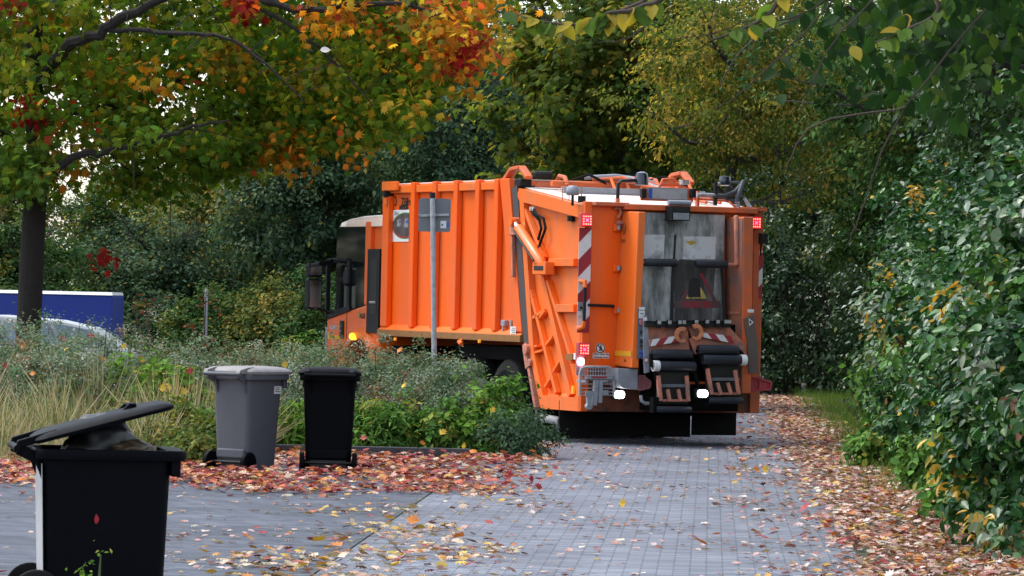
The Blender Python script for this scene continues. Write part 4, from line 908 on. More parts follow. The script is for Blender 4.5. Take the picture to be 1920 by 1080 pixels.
# work lights
for px, py, ly in ((1161, 740, -.25), (1317, 738, -.78)):
    q = R(px, py, ly); m_ = MB(); m_.box(q.x - .085, q.x + .085, ly, ly + .08, q.z - .06, q.z + .06, 0); wl = m_.build('work_light', BLACKP, tail if px < 1200 else lift, .012)
    rr5 = [(q.x +   .070 * math.copysign(abs(math.cos(t)) ** .7, math.cos(t)), ly - .002, q.z + .048 * math.copysign(abs(math.sin(t)) ** .7, math.sin(t))) for t in [2 * math.pi * i / 24 for i in range(24)]]
    m2 = MB(); m2.slab(rr5, (0, -.012, 0)); m2.build('lens', LAMPW, wl, .002)
# folding step basket on the left
m_ = MB(); B0 = -.28
def bp(x, y): return R(x, y, B0)
P = [bp(1087, 742), bp(1087, 700), bp(1090, 691), bp(1098, 688), bp(1140, 688), bp(1148, 692), bp(1151, 702), bp(1151, 742)]
m_.tube(P, .017, 8, 0)
for y_ in (696, 704, 712, 720, 728, 735, 741): m_.tube([bp(1088, y_), bp(1151, y_)], .006, 5, 0)
for x_ in range(1092, 1150, 5): m_.tube([bp(x_, 690), bp(x_, 712)], .004, 4, 0)
a, b_ = bp(1099, 704), bp(1148, 711); m_.box(a.x, b_.x, B0 - .03, B0 + .02, b_.z, a.z, 1); a, b_ = bp(1107, 706), bp(1136, 709); m_.box(a.x, b_.x, B0 - .034, B0 - .0305, b_.z, a.z + .005, 2)
m_.bar(bp(1118, 712), bp(1114, 760), .05, .06, (0, 1, 0), 1); m_.bar(bp(1126, 712), bp(1124, 755), .05, .05, (0, 1, 0), 1); m_.bar(bp(1098, 738), bp(1140, 736), .06, .03, (0, 1, 0), 1)
m_.bar(bp(1104, 742), bp(1104, 766), .055, .05, (0, 1, 0), 1); q = bp(1104, 762); m_.cyl((q.x, B0 - .03, q.z), (q.x, B0 + .04, q.z), .04, 12, 1)
for x_ in (1100, 1138): q = bp(x_, 715); m_.bar((q.x, B0, q.z), (q.x, -.01, q.z), .03, .03, UZ, 1)
m_.build('step_basket', [GALV, GREYM, REDW], tail)

# --- cab
CX = 1.2
def C(px, py): return S(px, py, -CX)
yf = C(612, 620).y; yr = C(716, 500).y; yseam = C(650, 620).y
wl0, wl1 = C(612, 597), C(690, 570)        # waist line (slopes up to the rear)
zr = C(706, 402).z
zwt = C(660, 425).z
lowz = .38
m_ = MB(); m_.slab([(-CX, yf, lowz), (-CX, yf, wl0.z), (-CX, wl1.y, wl1.z), (-CX, yr + .06, wl1.z), (-CX, yr + .06, 1.0), (-CX, 7.0, 1.0), (-CX, 7.05, 1.1), (-CX, 7.28, 1.18), (-CX, 7.72, 1.18), (-CX, 7.97, 1.05), (-CX, 8.06, .8), (-CX, 8.08, lowz)], (2 * CX, 0, 0)); cab = m_.build('cab', ORANGE, truck, .03)
# glasshouse
yp = C(683, 500).y
def glass_ring(z, ins):
    k = ins; return [(-CX + k, yp, z), (-CX + k, yf - .30, z), (-CX + k + .08, yf - .12 - ins, z), (-CX + k + .26, yf - .03 - ins, z), (-.5, yf - ins, z), (.5, yf - ins, z), (CX - k - .26, yf - .03 - ins, z), (CX - k - .08, yf - .12 - ins, z), (CX - k, yf - .30, z), (CX - k, yp, z)]
def wz(y): return wl0.z + (wl1.z - wl0.z) * (y - wl0.y) / (wl1.y - wl0.y)
ra = [(x, y, wz(y) + .004) for x, y, z in glass_ring(0, .012)]; rb = [(x, y, zwt) for x, y, z in glass_ring(0, .012)]
m_ = MB(); m_.loft([ra, rb], 0, True, False); m_.build('window', GLASS, cab)
yq = C(692, 500).y
m_ = MB(); m_.slab([(-CX, yp - .002, wz(yp)), (-CX, yq, wz(yq)), (-CX, yq, zr - .1), (-CX, yp - .002, zr - .1)], (2 * CX, 0, 0)); m_.slab([(-CX + .07, yq, wl1.z), (-CX + .07, yr, wl1.z), (-CX + .07, yr, zr - .04), (-CX + .07, yq, zr - .04)], (2 * CX - .14, 0, 0)); m_.build('rear_pillar', ORANGE, cab, .02)
# roof: rounded loft
prof = []
rp_ = [(706, 401.6), (690, 402), (670, 403.5), (650, 408), (632, 414), (621, 421), (616.5, 428)]
Y = [C(*p).y for p in rp_]; Z = [C(*p).z for p in rp_]; Y[0] = yr + .02
rings = []
for y, z in zip(Y, Z):
    zb_ = zwt - .0 + .0; h_ = max(z - zb_, .02); w = CX - (0.02 if y < yf - .4 else 0.05 + .12 * (1 - (yf - y) / .4))
    rg = [(-w, y, zb_)]
    for a in range(0, 91, 15):
        t_ = math.radians(a); rg.append((-(w - .22) - .22 * math.cos(t_), y, zb_ + h_ * (.62 + .38 * math.sin(t_))))
    rg2 = [(-x, y_, z_) for x, y_, z_ in reversed(rg)]; rings.append(rg + rg2)
m_ = MB(); m_.loft(rings, 0, True, True); m_.build('cab_roof', CABROOF, cab)
# door seam, handle, window divider, badge, tape, fender
xs = -CX - .003
m_ = MB(); q = C(650, 580); m_.bar((xs + .001, yseam, wz(yseam)), (xs + .001, yseam, .75), .012, .006, (1, 0, 0)); m_.build('door_seam', INK, cab)
m_ = MB(); a, b_ = C(640, 601), C(645, 635); m_.box(-CX - .03, -CX - .001, b_.y, a.y, b_.z, a.z); m_.build('door_handle', BLACKP, cab, .012)
m_ = MB(); m_.bar((-CX + .0, C(654, 500).y, wz(C(654, 500).y)), (-CX + .0, C(654, 500).y, C(654, 487).z), .10, .03, (1, 0, 0)); m_.bar((-CX, yf - .02, wl0.z), (-CX, yf - .02, C(612, 487).z), .05, .06, (1, 0, 0)); m_.bar((-CX, yf, C(620, 488).z), (-CX, C(654, 488).y, C(654, 488).z), .05, .03, (1, 0, 0)); m_.bar((-CX - .001, yf + .02, wl0.z + .02), (-CX - .001, yseam - .1, wz(yseam - .1) + .03), .03, .08, (0, 0, 1))
m_.build('window_frame', BLACKP, cab, .006)
m_ = MB(); a = C(655, 505); m_.lathe((-CX - .02, a.y, a.z), (0, 0, -1), [(0, .01), (.0, .05), (.08, .07), (.2, .07), (.24, .03)], 14); m_.build('door_mirror', BLACKP, cab)
q = C(626, 614); text_part('badge', 'ECONIC', .075, CHROME, cab, (xs, q.y, q.z), (0, -1, 0), UZ, .004, .003)
q = C(680, 593); text_part('lettering', 'AGR', .10, INK, cab, (xs, q.y, q.z), (0, -1, 0), UZ, .002, .002)
q = C(675, 590); m_ = MB(); m_.add([(xs, q.y + u, q.z + v) for u, v in ((.05, .03), (.0, .05), (-.02, .0), (.0, -.06), (.03, -.03))], [(0, 1, 2, 3, 4)], 0); m_.build('emblem', GREENF, cab)
m_ = MB(); a, b_ = C(615, 628), C(641, 637); m_.box(-CX - .004, -CX - .001, b_.y, a.y, b_.z, a.z); m_.build('yellow_tape', YELLOWF, cab)
m_ = MB(); n = 14; rings = []
cy_, cz_ = 7.53, .62
for i in range(n + 1):
    a = math.radians(12 + 150 * i / n); r0_, r1_ = .56, .74
    y_a, z_a = cy_ + r0_ * math.cos(a), cz_ + r0_ * math.sin(a); y_b, z_b = cy_ + r1_ * math.cos(a), cz_ + r1_ * math.sin(a)
    rings.append([(-CX - .06, y_a, z_a), (-CX - .09, (y_a + y_b) / 2, (z_a + z_b) / 2), (-CX + .02, y_b, z_b), (-CX + .10, y_b, z_b), (-CX + .10, y_a, z_a)])
m_.loft(rings, 0, True, True); m_.build('wheel_arch', ORANGE_L, cab)
q = S(662, 631, -CX - .09); m_ = MB(); m_.tube([(-CX - .05, q.y, q.z), (-CX - .12, q.y, q.z), (-CX - .14, q.y, q.z)], [.05, .05, .03], 14); m_.build('indicator', LAMPO, cab)
# rear half of the front mudguard, intake column, front corner light strip
m_ = MB(); rings = []
for i in range(9):
    a = math.radians(95 + 95 * i / 8); y_, z_ = 7.45 + .60 * math.cos(a), .56 + .60 * math.sin(a); rings.append([(-1.22, y_, z_), (-.82, y_, z_), (-.82, y_ - .03 * math.cos(a), z_ - .03 * math.sin(a)), (-1.22, y_ - .03 * math.cos(a), z_ - .03 * math.sin(a))])
m_.loft(rings, 0, True, True); m_.build('mudguard', HUB, truck)
m_ = MB(); a, b_ = S(692, 467, -1.22), S(711, 618, -1.22); m_.box(-1.24, -.9, b_.y, a.y, b_.z - .05, a.z, 0); m_.box(-1.245, -1.2401, b_.y + .08, a.y - .14, a.z - .9, a.z - .15, 1); m_.tube([(-1.25, b_.y + .1, S(700, 567, -1.24).z), (-1.25, a.y - .15, S(700, 567, -1.24).z)], .018, 8, 2); m_.build('air_intake', [BLACKP, INK, CHROME], truck, .02)
# mirrors on their arm
m_ = MB(); MX = -1.52
P = [S(652, 487, -CX - .01), S(624, 488, -CX - .03), S(615, 492, -1.36), S(600, 494, MX), S(586, 497, MX)]; m_.tube(P, [.02, .035, .035, .03, .03], 9); m_.tube([S(592, 578, MX), S(608, 582, -1.35), S(616, 586, -CX)], .022, 8); m_.build('mirror_arm', BLACKP, cab)
for (x0, y0_, x1, y1_) in ((582, 493, 604, 521), (581, 521, 605, 582)):
    a, b_ = S(x0, y0_, MX), S(x1, y1_, MX); zc, hz = (a.z + b_.z) / 2, (a.z - b_.z) / 2 - .01; yc = a.y - .05
    m_ = MB(); xw0, xw1 = -1.56, -1.38
    m_.slab([(xw0, yc, zc - hz), (xw1 + .04, yc, zc - hz), (xw1 + .04, yc, zc + hz), (xw0, yc, zc + hz)], (0, .16, 0)); mi = m_.build('mirror', BLACKP, cab, .035, 3)
    m2 = MB(); m2.box(xw0 + .025, xw1 + .015, yc - .006, yc - .002, zc - hz + .03, zc + hz - .03); m2.build('mirror_glass', MIRRORG, mi)
m_ = MB(); m_.box(-CX - .01, -CX + .12, yf - .02, yf + .03, .75, C(612, 600).z - .1); m_.build('corner_strip', GREYM, cab, .01)
# ------------------------------------------------------------------ wheeled bins
def rrect(w0, w1, d0, d1, z, r=.06, n=5, zf=None):
    """rounded rectangle x in [w0,w1], y in [d0,d1] at height z (zf: z as a function of y)"""
    pts = []
    for cx, cy, a0 in ((w1 - r, d1 - r, 0), (w0 + r, d1 - r, 90), (w0 + r, d0 + r, 180), (w1 - r, d0 + r, 270)):
        for i in range(n + 1):
            a = math.radians(a0 + 90 * i / n); y = cy + r * math.sin(a); pts.append((cx + r * math.cos(a), y, zf(y) if zf else z))
    return pts
def make_bin(loc, rz, label, W, D, H, wr, bm, lm, wm, lid_deg=0, pale_back=False, sticker=False, group='wheeled bins on the paving'):
    root = empty('wheeled_bin', loc, rz, label, 'wheeled bin', group)
    tw, td = W * .465, D * .44; bw, bd = W * .40, D * (.36 if lid_deg == 0 else .405)
    hr = H - .10                                         # rim level
    mb = MB(); rings = []
    for z, k in ((0.015, 0), (.20, .17), (hr * .5, .5), (hr - .09, .94), (hr - .05, 1.0)):
        w = bw + (tw - bw) * k; d = bd + (td - bd) * k; rings.append(rrect(-w, w, -d * .97, d, z, .055))
    rings.append(rrect(-tw, tw, -td * .97, td, hr - .02, .055))
    inner = [rrect(-tw + .012, tw - .012, -td * .97 + .012, td - .012, hr - .02, .05), rrect(-bw + .015, bw - .015, -bd * .95, bd - .015, .3, .05)]
    mb.loft(rings + inner, 0, True, True)
    body = mb.build('body', bm, root)
    mb = MB(); o = [rrect(-tw - .035, tw + .035, -td - .03, td + .075, hr - .055, .07), rrect(-tw - .04, tw + .04, -td - .035, td + .085, hr - .03, .07), rrect(-tw - .036, tw + .036, -td - .03, td + .08, hr, .07), rrect(-tw + .01, tw - .01, -td * .97 + .012, td - .01, hr, .05), rrect(-tw + .005, tw - .005, -td * .97 + .01, td - .005, hr - .055, .05)]
    mb.loft(o + [o[0]], 0, False, True); mb.box(-tw - .01, tw + .01, td + .0, td + .05, hr - .14, hr - .05); mb.build('rim', bm, root, .006)
    mb = MB()
    for s in (-1, 1): mb.bar((s * tw * .80, -td, hr - .06), (s * tw * .80, -td - .12, hr - .005), .035, .06, UZ)
    mb.tube([(-tw * .98, -td - .125, hr), (tw * .98, -td - .125, hr)], .020, 10); mb.build('handle', bm, root)
    mb = MB(); mb.box(-bw * .86, bw * .86, -bd - .028, -bd + .06, .14, .235); mb.build('axle_guard', bm, root, .015)
    mb = MB(); mb.box(-bw * .8, bw * .8, -bd - .015, -bd + .1, .01, .13); mb.build('recess_shade', INK, root)  # black box that paints in the shade of a recess below the axle
    mb = MB(); mb.cyl((-W * .47, -bd - .03, wr), (W * .47, -bd - .03, wr), .012, 8); mb.build('axle', INK, root)
    for s in (-1, 1):
        mb = MB(); c0 = (s * (bw + .062), -bd - .03, wr); mb.lathe(c0, (-s, 0, 0), [(0.008, .02), (.012, wr * .45), (.004, wr * .58), (.006, wr * .66), (0, wr * .72), (0, wr * .93), (.008, wr), (.045, wr), (.05, wr * .9), (.05, .03)], 26)
        mb.build('wheel', wm, root)
    for s in (-1, 1):      # moulded ribs under the rim on the back
        mb = MB(); mb.slab([(s * tw * .75, -td * .96, hr - .05), (s * tw * .75, -td * .96 - .05, hr - .05), (s * tw * .75, -td * .93, hr - .2)], (.02, 0, 0)); mb.build('moulded_rib', bm, root)
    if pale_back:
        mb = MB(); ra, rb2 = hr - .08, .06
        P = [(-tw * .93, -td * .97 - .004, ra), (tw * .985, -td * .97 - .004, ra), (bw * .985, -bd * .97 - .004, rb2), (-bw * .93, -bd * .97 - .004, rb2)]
        mb.slab(P, (0, .002, 0)); mb.build('painted_light_panel', BINLIT, root, label='back of the black bin with the light on it painted pale')
    if sticker:
        z = hr - .155; mb = MB(); xk_ = tw * .965 + .002; mb.slab([(xk_ + .006, td * .48, z + .035), (xk_ + .006, td * .86, z + .035), (xk_ - .0, td * .86, z - .04), (xk_ - .0, td * .48, z - .04)], (.004, 0, 0), 0)
        st = mb.build('label_sticker', WHITE, root)
        mb = MB()
        for k_ in range(3): mb.slab([(xk_ + .0105, td * .52, z - .02 + .018 * k_), (xk_ + .0105, td * (.80 - .06 * (k_ % 2)), z - .02 + .018 * k_), (xk_ + .0105, td * (.80 - .06 * (k_ % 2)), z - .013 + .018 * k_), (xk_ + .0105, td * .52, z - .013 + .018 * k_)], (.001, 0, 0))
        mb.build('print_lines', INK, st)
    # lid, hinged on the handle axis
    a = math.radians(lid_deg); hy, hz = -td - .115, hr + .012
    L = 2 * td + (.23 if lid_deg == 0 else .15)
    def lp(x, y, z): return (x, hy + y * math.cos(a) - z * math.sin(a), hz + y * math.sin(a) + z * math.cos(a))
    lw_ = tw + .05; mb = MB(); rings = []
    kz = 1.0 if lid_deg == 0 else .62
    for ins, z in ((0.0, -.012), (-.006, .012 * kz), (.004, .028 * kz), (.05, .05 * kz), (.12, .062 * kz), (.2, .066 * kz)):
        rings.append([lp(*p) for p in rrect(-lw_ + ins, lw_ - ins, .09 + ins * .9, L - ins, z, max(.03, .075 - ins * .1))])
    lower = [[lp(*p) for p in rrect(-lw_ + .02, lw_ - .02, .11, L - .02, -.012, .06)], [lp(*p) for p in rrect(-lw_ + .04, lw_ - .04, .13, L - .04, .02 * kz, .06)]]
    mb.loft(list(reversed(lower)) + rings, 0, True, True); lid = mb.build('lid', lm, root)
    for s in (-.72, .72):
        mb = MB(); mb.slab([lp(s * lw_ - .03, -.03, -.015), lp(s * lw_ - .03, .0, .03), lp(s * lw_ - .03, .12, .055 * kz), lp(s * lw_ - .03, .22, .062 * kz), lp(s * lw_ - .03, .2, .03 * kz), lp(s * lw_ - .03, .08, -.01)], (.05, 0, 0)); mb.build('hinge', lm, lid, .006)
    mb = MB()
    for s in (-.35, .35): mb.bar(lp(s * lw_, L - .26, .028), lp(s * lw_, L - .21, .055), .03, .025, UZ)
    mb.bar(lp(-lw_ * .38, L - .20, .055), lp(lw_ * .38, L - .20, .055), .045, .018, UZ)
    if lid_deg: mb.build('lid_handle', lm, lid, .006)
    return root
g = ground(458, 886)
make_bin((g.x, g.y + .2, 0), math.radians(-35), 'grey wheeled bin with pale closed lid among red leaves, behind the open bin', .51, .64, 1.08, .105, GREYBIN, GREYLID, BLACKBIN, 0, sticker=True)
g = ground(613, 887)
make_bin((g.x, g.y + .2, 0), math.radians(2.5), 'closed black wheeled bin with its back turned, standing beside the grey bin', .565, .68, 1.08, .105, BLACKBIN, BLACKBIN, BLACKBIN, 0)
NB = at(190, 900, 23.3)
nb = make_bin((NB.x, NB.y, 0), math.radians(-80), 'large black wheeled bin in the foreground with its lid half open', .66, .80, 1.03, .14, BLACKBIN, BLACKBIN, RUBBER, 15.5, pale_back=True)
def blob(name, c, r, mat, label, cat, seed):
    rng = random.Random(seed); bm = bmesh.new(); bmesh.ops.create_icosphere(bm, subdivisions=4, radius=1)
    from mathutils import noise
    for v in bm.verts:
        n_ = noise.noise(v.co * 2.2 + Vector((seed, 0, 0))) * .22 + noise.noise(v.co * 6 + Vector((0, seed, 0))) * .07; v.co = Vector((v.co.x * r[0], v.co.y * r[1], v.co.z * r[2])) * (1 + n_)
    me = bpy.data.meshes.new(name); bm.to_mesh(me); bm.free(); me.materials.append(mat)
    for p in me.polygons: p.use_smooth = True
    o = bpy.data.objects.new(name, me); COL.objects.link(o); o.location = c; return tag(o, label, cat)
c0 = at(186, 812, 23.3); blob('rubbish_bag', (c0.x, 23.3, .94), (.19, .20, .17), paint('black_sack', (.008, .008, .010), .3), 'black rubbish sack bulging under the raised lid of the open bin', 'rubbish bag', 3)
c0 = at(248, 842, 23.3); blob('rubbish_bag', (c0.x, 23.25, .925), (.13, .18, .055), paint('brown_sack', (.07, .045, .022), .4), 'brown rubbish sack showing above the rim of the open bin', 'rubbish bag', 8)

# ------------------------------------------------------------------ sign on a post, seen from behind
PY = 52.5
pb = at(819, 690, PY); pt = at(811, 361, PY)
sp = empty('road_sign', (pb.x, PY, 0), 0, 'small square road sign seen from behind on a galvanised post in the hedge', 'road sign')
tilt = (pt.x - pb.x)
mb = MB(); mb.tube([(0.005, 0, -.3), (0, 0, 0), (tilt * .98, 0, pt.z - .07)], .033, 14, 0); mb.tube([(tilt * .98, 0, pt.z - .07), (tilt, 0, pt.z)], .036, 14, 1); mb.build('post', [GALV, BLACKP], sp)
a, b_ = at(785, 371, PY - .05), at(844, 435, PY - .05)
mb = MB(); zz = (a.z + b_.z) / 2
rr4 = rrect(a.x - pb.x, b_.x - pb.x, b_.z, a.z, 0, .03)
mb.slab([(p[0], .065, p[1]) for p in rr4], (0, -.006, 0)); pan = mb.build('sign_panel', SIGNBACK, sp)
q = at(812, 403, PY); mb = MB(); zc = q.z
mb.bar((a.x - pb.x + .02, .045, zc - .01), (b_.x - pb.x - .02, .045, zc + .008), .03, .02, (0, 1, 0)); mb.tube([(q.x - pb.x, 0, zc - .02), (q.x - pb.x, 0, zc + .02)], .041, 14)
for dx in (-.06, .055, -.17, .16): mb.cyl((q.x - pb.x + dx, .04, zc), (q.x - pb.x + dx, .015, zc), .012, 8)
mb.build('clamp', GALV, sp)
a, b_ = at(826, 414, PY), at(836.5, 428, PY); mb = MB(); mb.box(a.x - pb.x, b_.x - pb.x, .054, .0585, b_.z, a.z, 0); mb.box(b_.x - pb.x + .002, b_.x - pb.x + .03, .055, .0585, b_.z + .02, a.z - .02, 1); mb.box(a.x - pb.x + .012, a.x - pb.x + .03, .052, .0535, b_.z + .03, b_.z + .055, 2); mb.build('sticker', [WHITE, BLUEF, INK], pan)

# ------------------------------------------------------------------ far left: silver car and blue trailer
CARP = paint('silver_car_paint', (0.50, 0.53, 0.57), .3, metal=.3, coat=.5)
CARG = paint('car_glass', (0.26, 0.33, 0.42), .12, coat=.3)  # sky reflection in the windows painted in as pale blue
car = empty('parked_car', (-7.9, 66.5, 0), 0, 'silver parked car half hidden behind the hedge, in front of the blue trailer', 'car')
prof = [(-2.1, .35), (-2.12, .75), (-1.95, .92), (-1.5, 1.24), (-1.0, 1.35), (0, 1.36), (.9, 1.30), (1.45, 1.20), (1.62, 1.10), (1.95, .88), (2.1, .72), (2.12, .35)]
low = [(-2.1, .35), (-2.12, .75), (-1.95, .90), (1.95, .88), (2.1, .72), (2.12, .35)]
mb = MB(); mb.slab([(x, -.84, z) for x, z in low], (0, 1.68, 0)); cb_ = mb.build('body', CARP, car, .05)
mb = MB(); cabp = [(-1.9, .905), (-1.5, 1.22), (-1.0, 1.33), (0, 1.35), (.9, 1.29), (1.45, 1.18), (1.92, .885)]
mb.loft([[(x, -.80, z) if z < .95 else (x, -.66, z) for x, z in cabp], [(x, .80, z) if z < .95 else (x, .66, z) for x, z in cabp]], 0, True, False); mb.build('cabin', CARP, car, .04)
for pl in ([(-1.55, .93), (-1.3, 1.20), (-.35, 1.27), (-.35, .93)], [(-.27, .93), (-.27, 1.27), (.75, 1.25), (.9, .93)], [(.98, .93), (.84, 1.24), (1.35, 1.16), (1.7, .93)]):
    mb = MB(); mb.slab([(x, -.80 - .012 + .14 * (z - .9) / .45, z) for x, z in pl], (0, .03, 0)); mb.build('window', CARG, car)
for x in (-1.3, 1.3):
    for y in (-.84, .66):
        mb = MB(); mb.lathe((x, y, .31), (0, 1, 0), [(0.02, .05), (.02, .2), (0, .22), (0, .29), (.03, .31), (.16, .31), (.18, .28)], 24); mb.build('wheel', RUBBER, car)
TB = paint('blue_tarpaulin', (0.010, 0.035, 0.27), .45, dirt=(.02, .05, .3), damt=.4, dscale=1.5)
tl = empty('box_trailer', (-9.9, 72.5, 0), 0, 'blue tarpaulin covered trailer with a white top edge, behind the tree trunk', 'trailer')
xr = (212 - 960) * 72 / 8000 + 9.9; zt_ = at(150, 547, 72).z
mb = MB(); mb.box(-3.4, xr, -.5, 1.6, .45, zt_ - .052); mb.build('tarpaulin', TB, tl, .03)
mb = MB(); mb.slab([(-3.4, -.52, zt_ - .05), (xr - .0, -.52, zt_ - .05), (xr - .02, -.46, zt_), (-3.4, -.46, zt_)], (0, 2.0, 0)); mb.build('top_edge', WHITE, tl)
mb = MB(); mb.box(-3.3, xr - .1, -.4, 1.5, .36, .448); mb.build('frame', GALV, tl)
for x in (-.5, .4):
    mb = MB(); mb.lathe((x, -.52, .31), (0, 1, 0), [(0.02, .05), (.02, .2), (0, .29), (.03, .31), (.18, .3)], 22); mb.build('wheel', RUBBER, tl)
pp_ = at(386, 600, 74); lp_ = empty('slender_post', (pp_.x, 74, 0), 0, 'thin pale metal post standing in front of the dark wood', 'post')
mb = MB(); mb.tube([(0, 0, -.2), (0, 0, at(386, 546, 74).z)], .03, 10); mb.build('post', GALV, lp_); mb = MB(); mb.tube([(0, 0, at(386, 546, 74).z), (0, 0, at(386, 546, 74).z + .04)], [.034, .02], 10); mb.build('cap', GREYM, lp_)

# ------------------------------------------------------------------ vegetation
P_DARK = [(4, (0.027, 0.073, 0.018)), (4, (0.046, 0.103, 0.026)), (2, (0.081, 0.142, 0.034)), (.6, (0.230, 0.216, 0.039))]
P_BLUE = [(4, (0.046, 0.088, 0.048)), (4, (0.065, 0.120, 0.062)), (2, (0.101, 0.156, 0.075)), (.8, (0.230, 0.221, 0.057))]
P_OLIVE = [(3, (0.085, 0.124, 0.031)), (3, (0.130, 0.163, 0.037)), (2, (0.195, 0.195, 0.044)), (1, (0.325, 0.247, 0.050))]
P_YELG = [(2.5, (.16, .19, .03)), (4, (.10, .15, .026)), (1.4, (.26, .23, .04)), (.6, (.34, .26, .05)), (4, (.055, .10, .02))]
P_YELL = [(2.4, (.28, .23, .05)), (1.2, (.42, .33, .08)), (3, (.16, .19, .04)), (5, (.075, .125, .026))]
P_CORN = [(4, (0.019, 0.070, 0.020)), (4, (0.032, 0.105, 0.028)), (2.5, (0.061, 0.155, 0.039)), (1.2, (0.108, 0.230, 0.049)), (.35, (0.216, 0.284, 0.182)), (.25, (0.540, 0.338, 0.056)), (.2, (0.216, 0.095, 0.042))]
P_SHADE = [(4, (0.020, 0.049, 0.017)), (4, (0.031, 0.070, 0.023)), (2, (0.050, 0.101, 0.031)), (.4, (0.150, 0.162, 0.036))]  # darkened greens: the far hedge's shade is put into the leaf colour
P_BRIGHT = [(4, (.10, .21, .025)), (3, (.14, .27, .035)), (2, (.07, .15, .025)), (.7, (.26, .28, .05))]
P_MID = [(3, (0.052, 0.132, 0.025)), (3, (0.086, 0.192, 0.035)), (3, (0.127, 0.252, 0.050)), (.8, (0.276, 0.288, 0.060))]
P_COTO = [(4, (0.130, 0.194, 0.111)), (3, (0.195, 0.250, 0.169)), (2, (0.085, 0.150, 0.065)), (1.4, (0.338, 0.350, 0.286)), (.8, (0.234, 0.125, 0.065))]
P_REDTW = [(3, (.16, .03, .02)), (2, (.09, .05, .03)), (2, (.05, .07, .025))]

# the wood behind: every tree its own thing
bgs = [
 # x, y, h, trunk, clear, rx, rz, palette, kind
 (-12.2, 97, 5.6, .14, .5, 2.3, 2.6, P_YELG, 0), (-9.4, 106, 5.4, .13, .4, 2.4, 2.5, P_DARK, 1), (-7.3, 100, 6.4, .14, .5, 1.9, 3.0, P_OLIVE, 0), (-5.6, 96, 7.4, .16, .5, 1.9, 3.5, P_BLUE, 2),
 (-10.4, 88, 3.4, .10, .2, 2.0, 1.6, P_DARK, 1), (-7.6, 90, 3.5, .10, .2, 1.8, 1.7, P_BLUE, 2), (-13.0, 86, 4.2, .12, .3, 2.2, 2.0, P_DARK, 1), (-6.4, 93, 5.2, .14, .5, 1.4, 2.4, P_OLIVE, 0), (-3.4, 87, 5.6, .14, .5, 1.3, 2.6, P_OLIVE, 0),
 (-4.3, 85, 6.8, .16, .8, 1.7, 3.1, P_BLUE, 2), (-2.9, 91, 8.0, .18, .8, 2.1, 3.7, P_DARK, 1), (-1.3, 84, 7.6, .18, 1.0, 1.8, 3.4, P_BLUE, 2),
 (.6, 92, 8.6, .2, 1.0, 2.3, 3.9, P_DARK, 1), (2.4, 88, 8.4, .2, 1.2, 2.3, 3.7, P_BLUE, 2), (4.6, 94, 8.8, .2, 1.0, 2.6, 4.0, P_DARK, 1),
 (7.0, 90, 8.6, .2, .8, 2.6, 4.0, P_DARK, 1), (9.3, 96, 9.0, .2, .8, 2.6, 4.2, P_OLIVE, 0), (11.6, 90, 8.6, .18, .6, 2.6, 4.1, P_DARK, 1),
 (-6.6, 114, 6.8, .16, .8, 2.6, 3.0, P_OLIVE, 0), (-3.8, 108, 9.4, .18, .8, 2.8, 4.3, P_BLUE, 2), (-.8, 106, 10.2, .2, .8, 3.0, 4.7, P_DARK, 1), (2.8, 108, 10.4, .2, .8, 3.2, 4.8, P_DARK, 1), (6.5, 110, 10.4, .2, .8, 3.4, 4.8, P_DARK, 1),
 (-16.5, 80, 7.5, .18, .6, 3.0, 3.5, P_DARK, 1), (-18.5, 70, 8.0, .18, .6, 3.0, 3.7, P_DARK, 1), (-21, 60, 8.0, .18, .6, 3.2, 3.7, P_OLIVE, 0), (-24, 88, 8, .18, .6, 3.4, 3.7, P_DARK, 1), (-17.6, 75.5, 7.6, .18, .4, 2.8, 3.6, P_BLUE, 2), (-13.2, 77, 3.2, .12, .2, 1.8, 1.5, P_DARK, 1),  # unseen trees on the left, added to darken the cab window reflection
]
kinds = [('woodland_tree', 'olive and yellow tinged tree at the edge of the far wood', 'olive trees of the far wood'), ('woodland_tree', 'dark green dense tree in the wood behind the truck', 'dark trees of the far wood'), ('woodland_tree', 'blue green shadowy tree in the wood behind the truck', 'blue green trees of the far wood')]
for i, (x, y, h, tr, cl, rx, rz, pal, kd) in enumerate(bgs):
    nm, lb, gr = kinds[kd]
    make_tree(nm, lb, 'tree', x, y, h, tr, cl, rx, rz, int(70 + 17 * rx * rz * 2) if x > -15 else 160, 105 if x > -15 else 60, .105 if x > -15 else .18, pal, T_OVAL2, LEAF, gr, seed=40 + i, crad=.36 if x > -15 else .6)
# undergrowth along the foot of the wood
for i, (x, y, h, pal) in enumerate([(-5.6, 80, 1.9, P_DARK), (-4.3, 79, 2.2, P_OLIVE), (-3.2, 78, 2.2, P_DARK), (-2.3, 77, 2.6, P_BLUE), (-6.9, 82, 1.7, P_BLUE), (-8.3, 80, 1.6, P_DARK), (-9.6, 81, 1.9, P_DARK), (-1.2, 79, 2.8, P_DARK)]):
    make_shrub('woodland_shrub', 'dark low shrub at the foot of the far wood', 'shrub', x, y, 0, (1.0, .8, h), 150, 90, .09, pal, T_OVAL2, LEAF, 'shrubs at the foot of the wood', 90 + i, .24, 8)

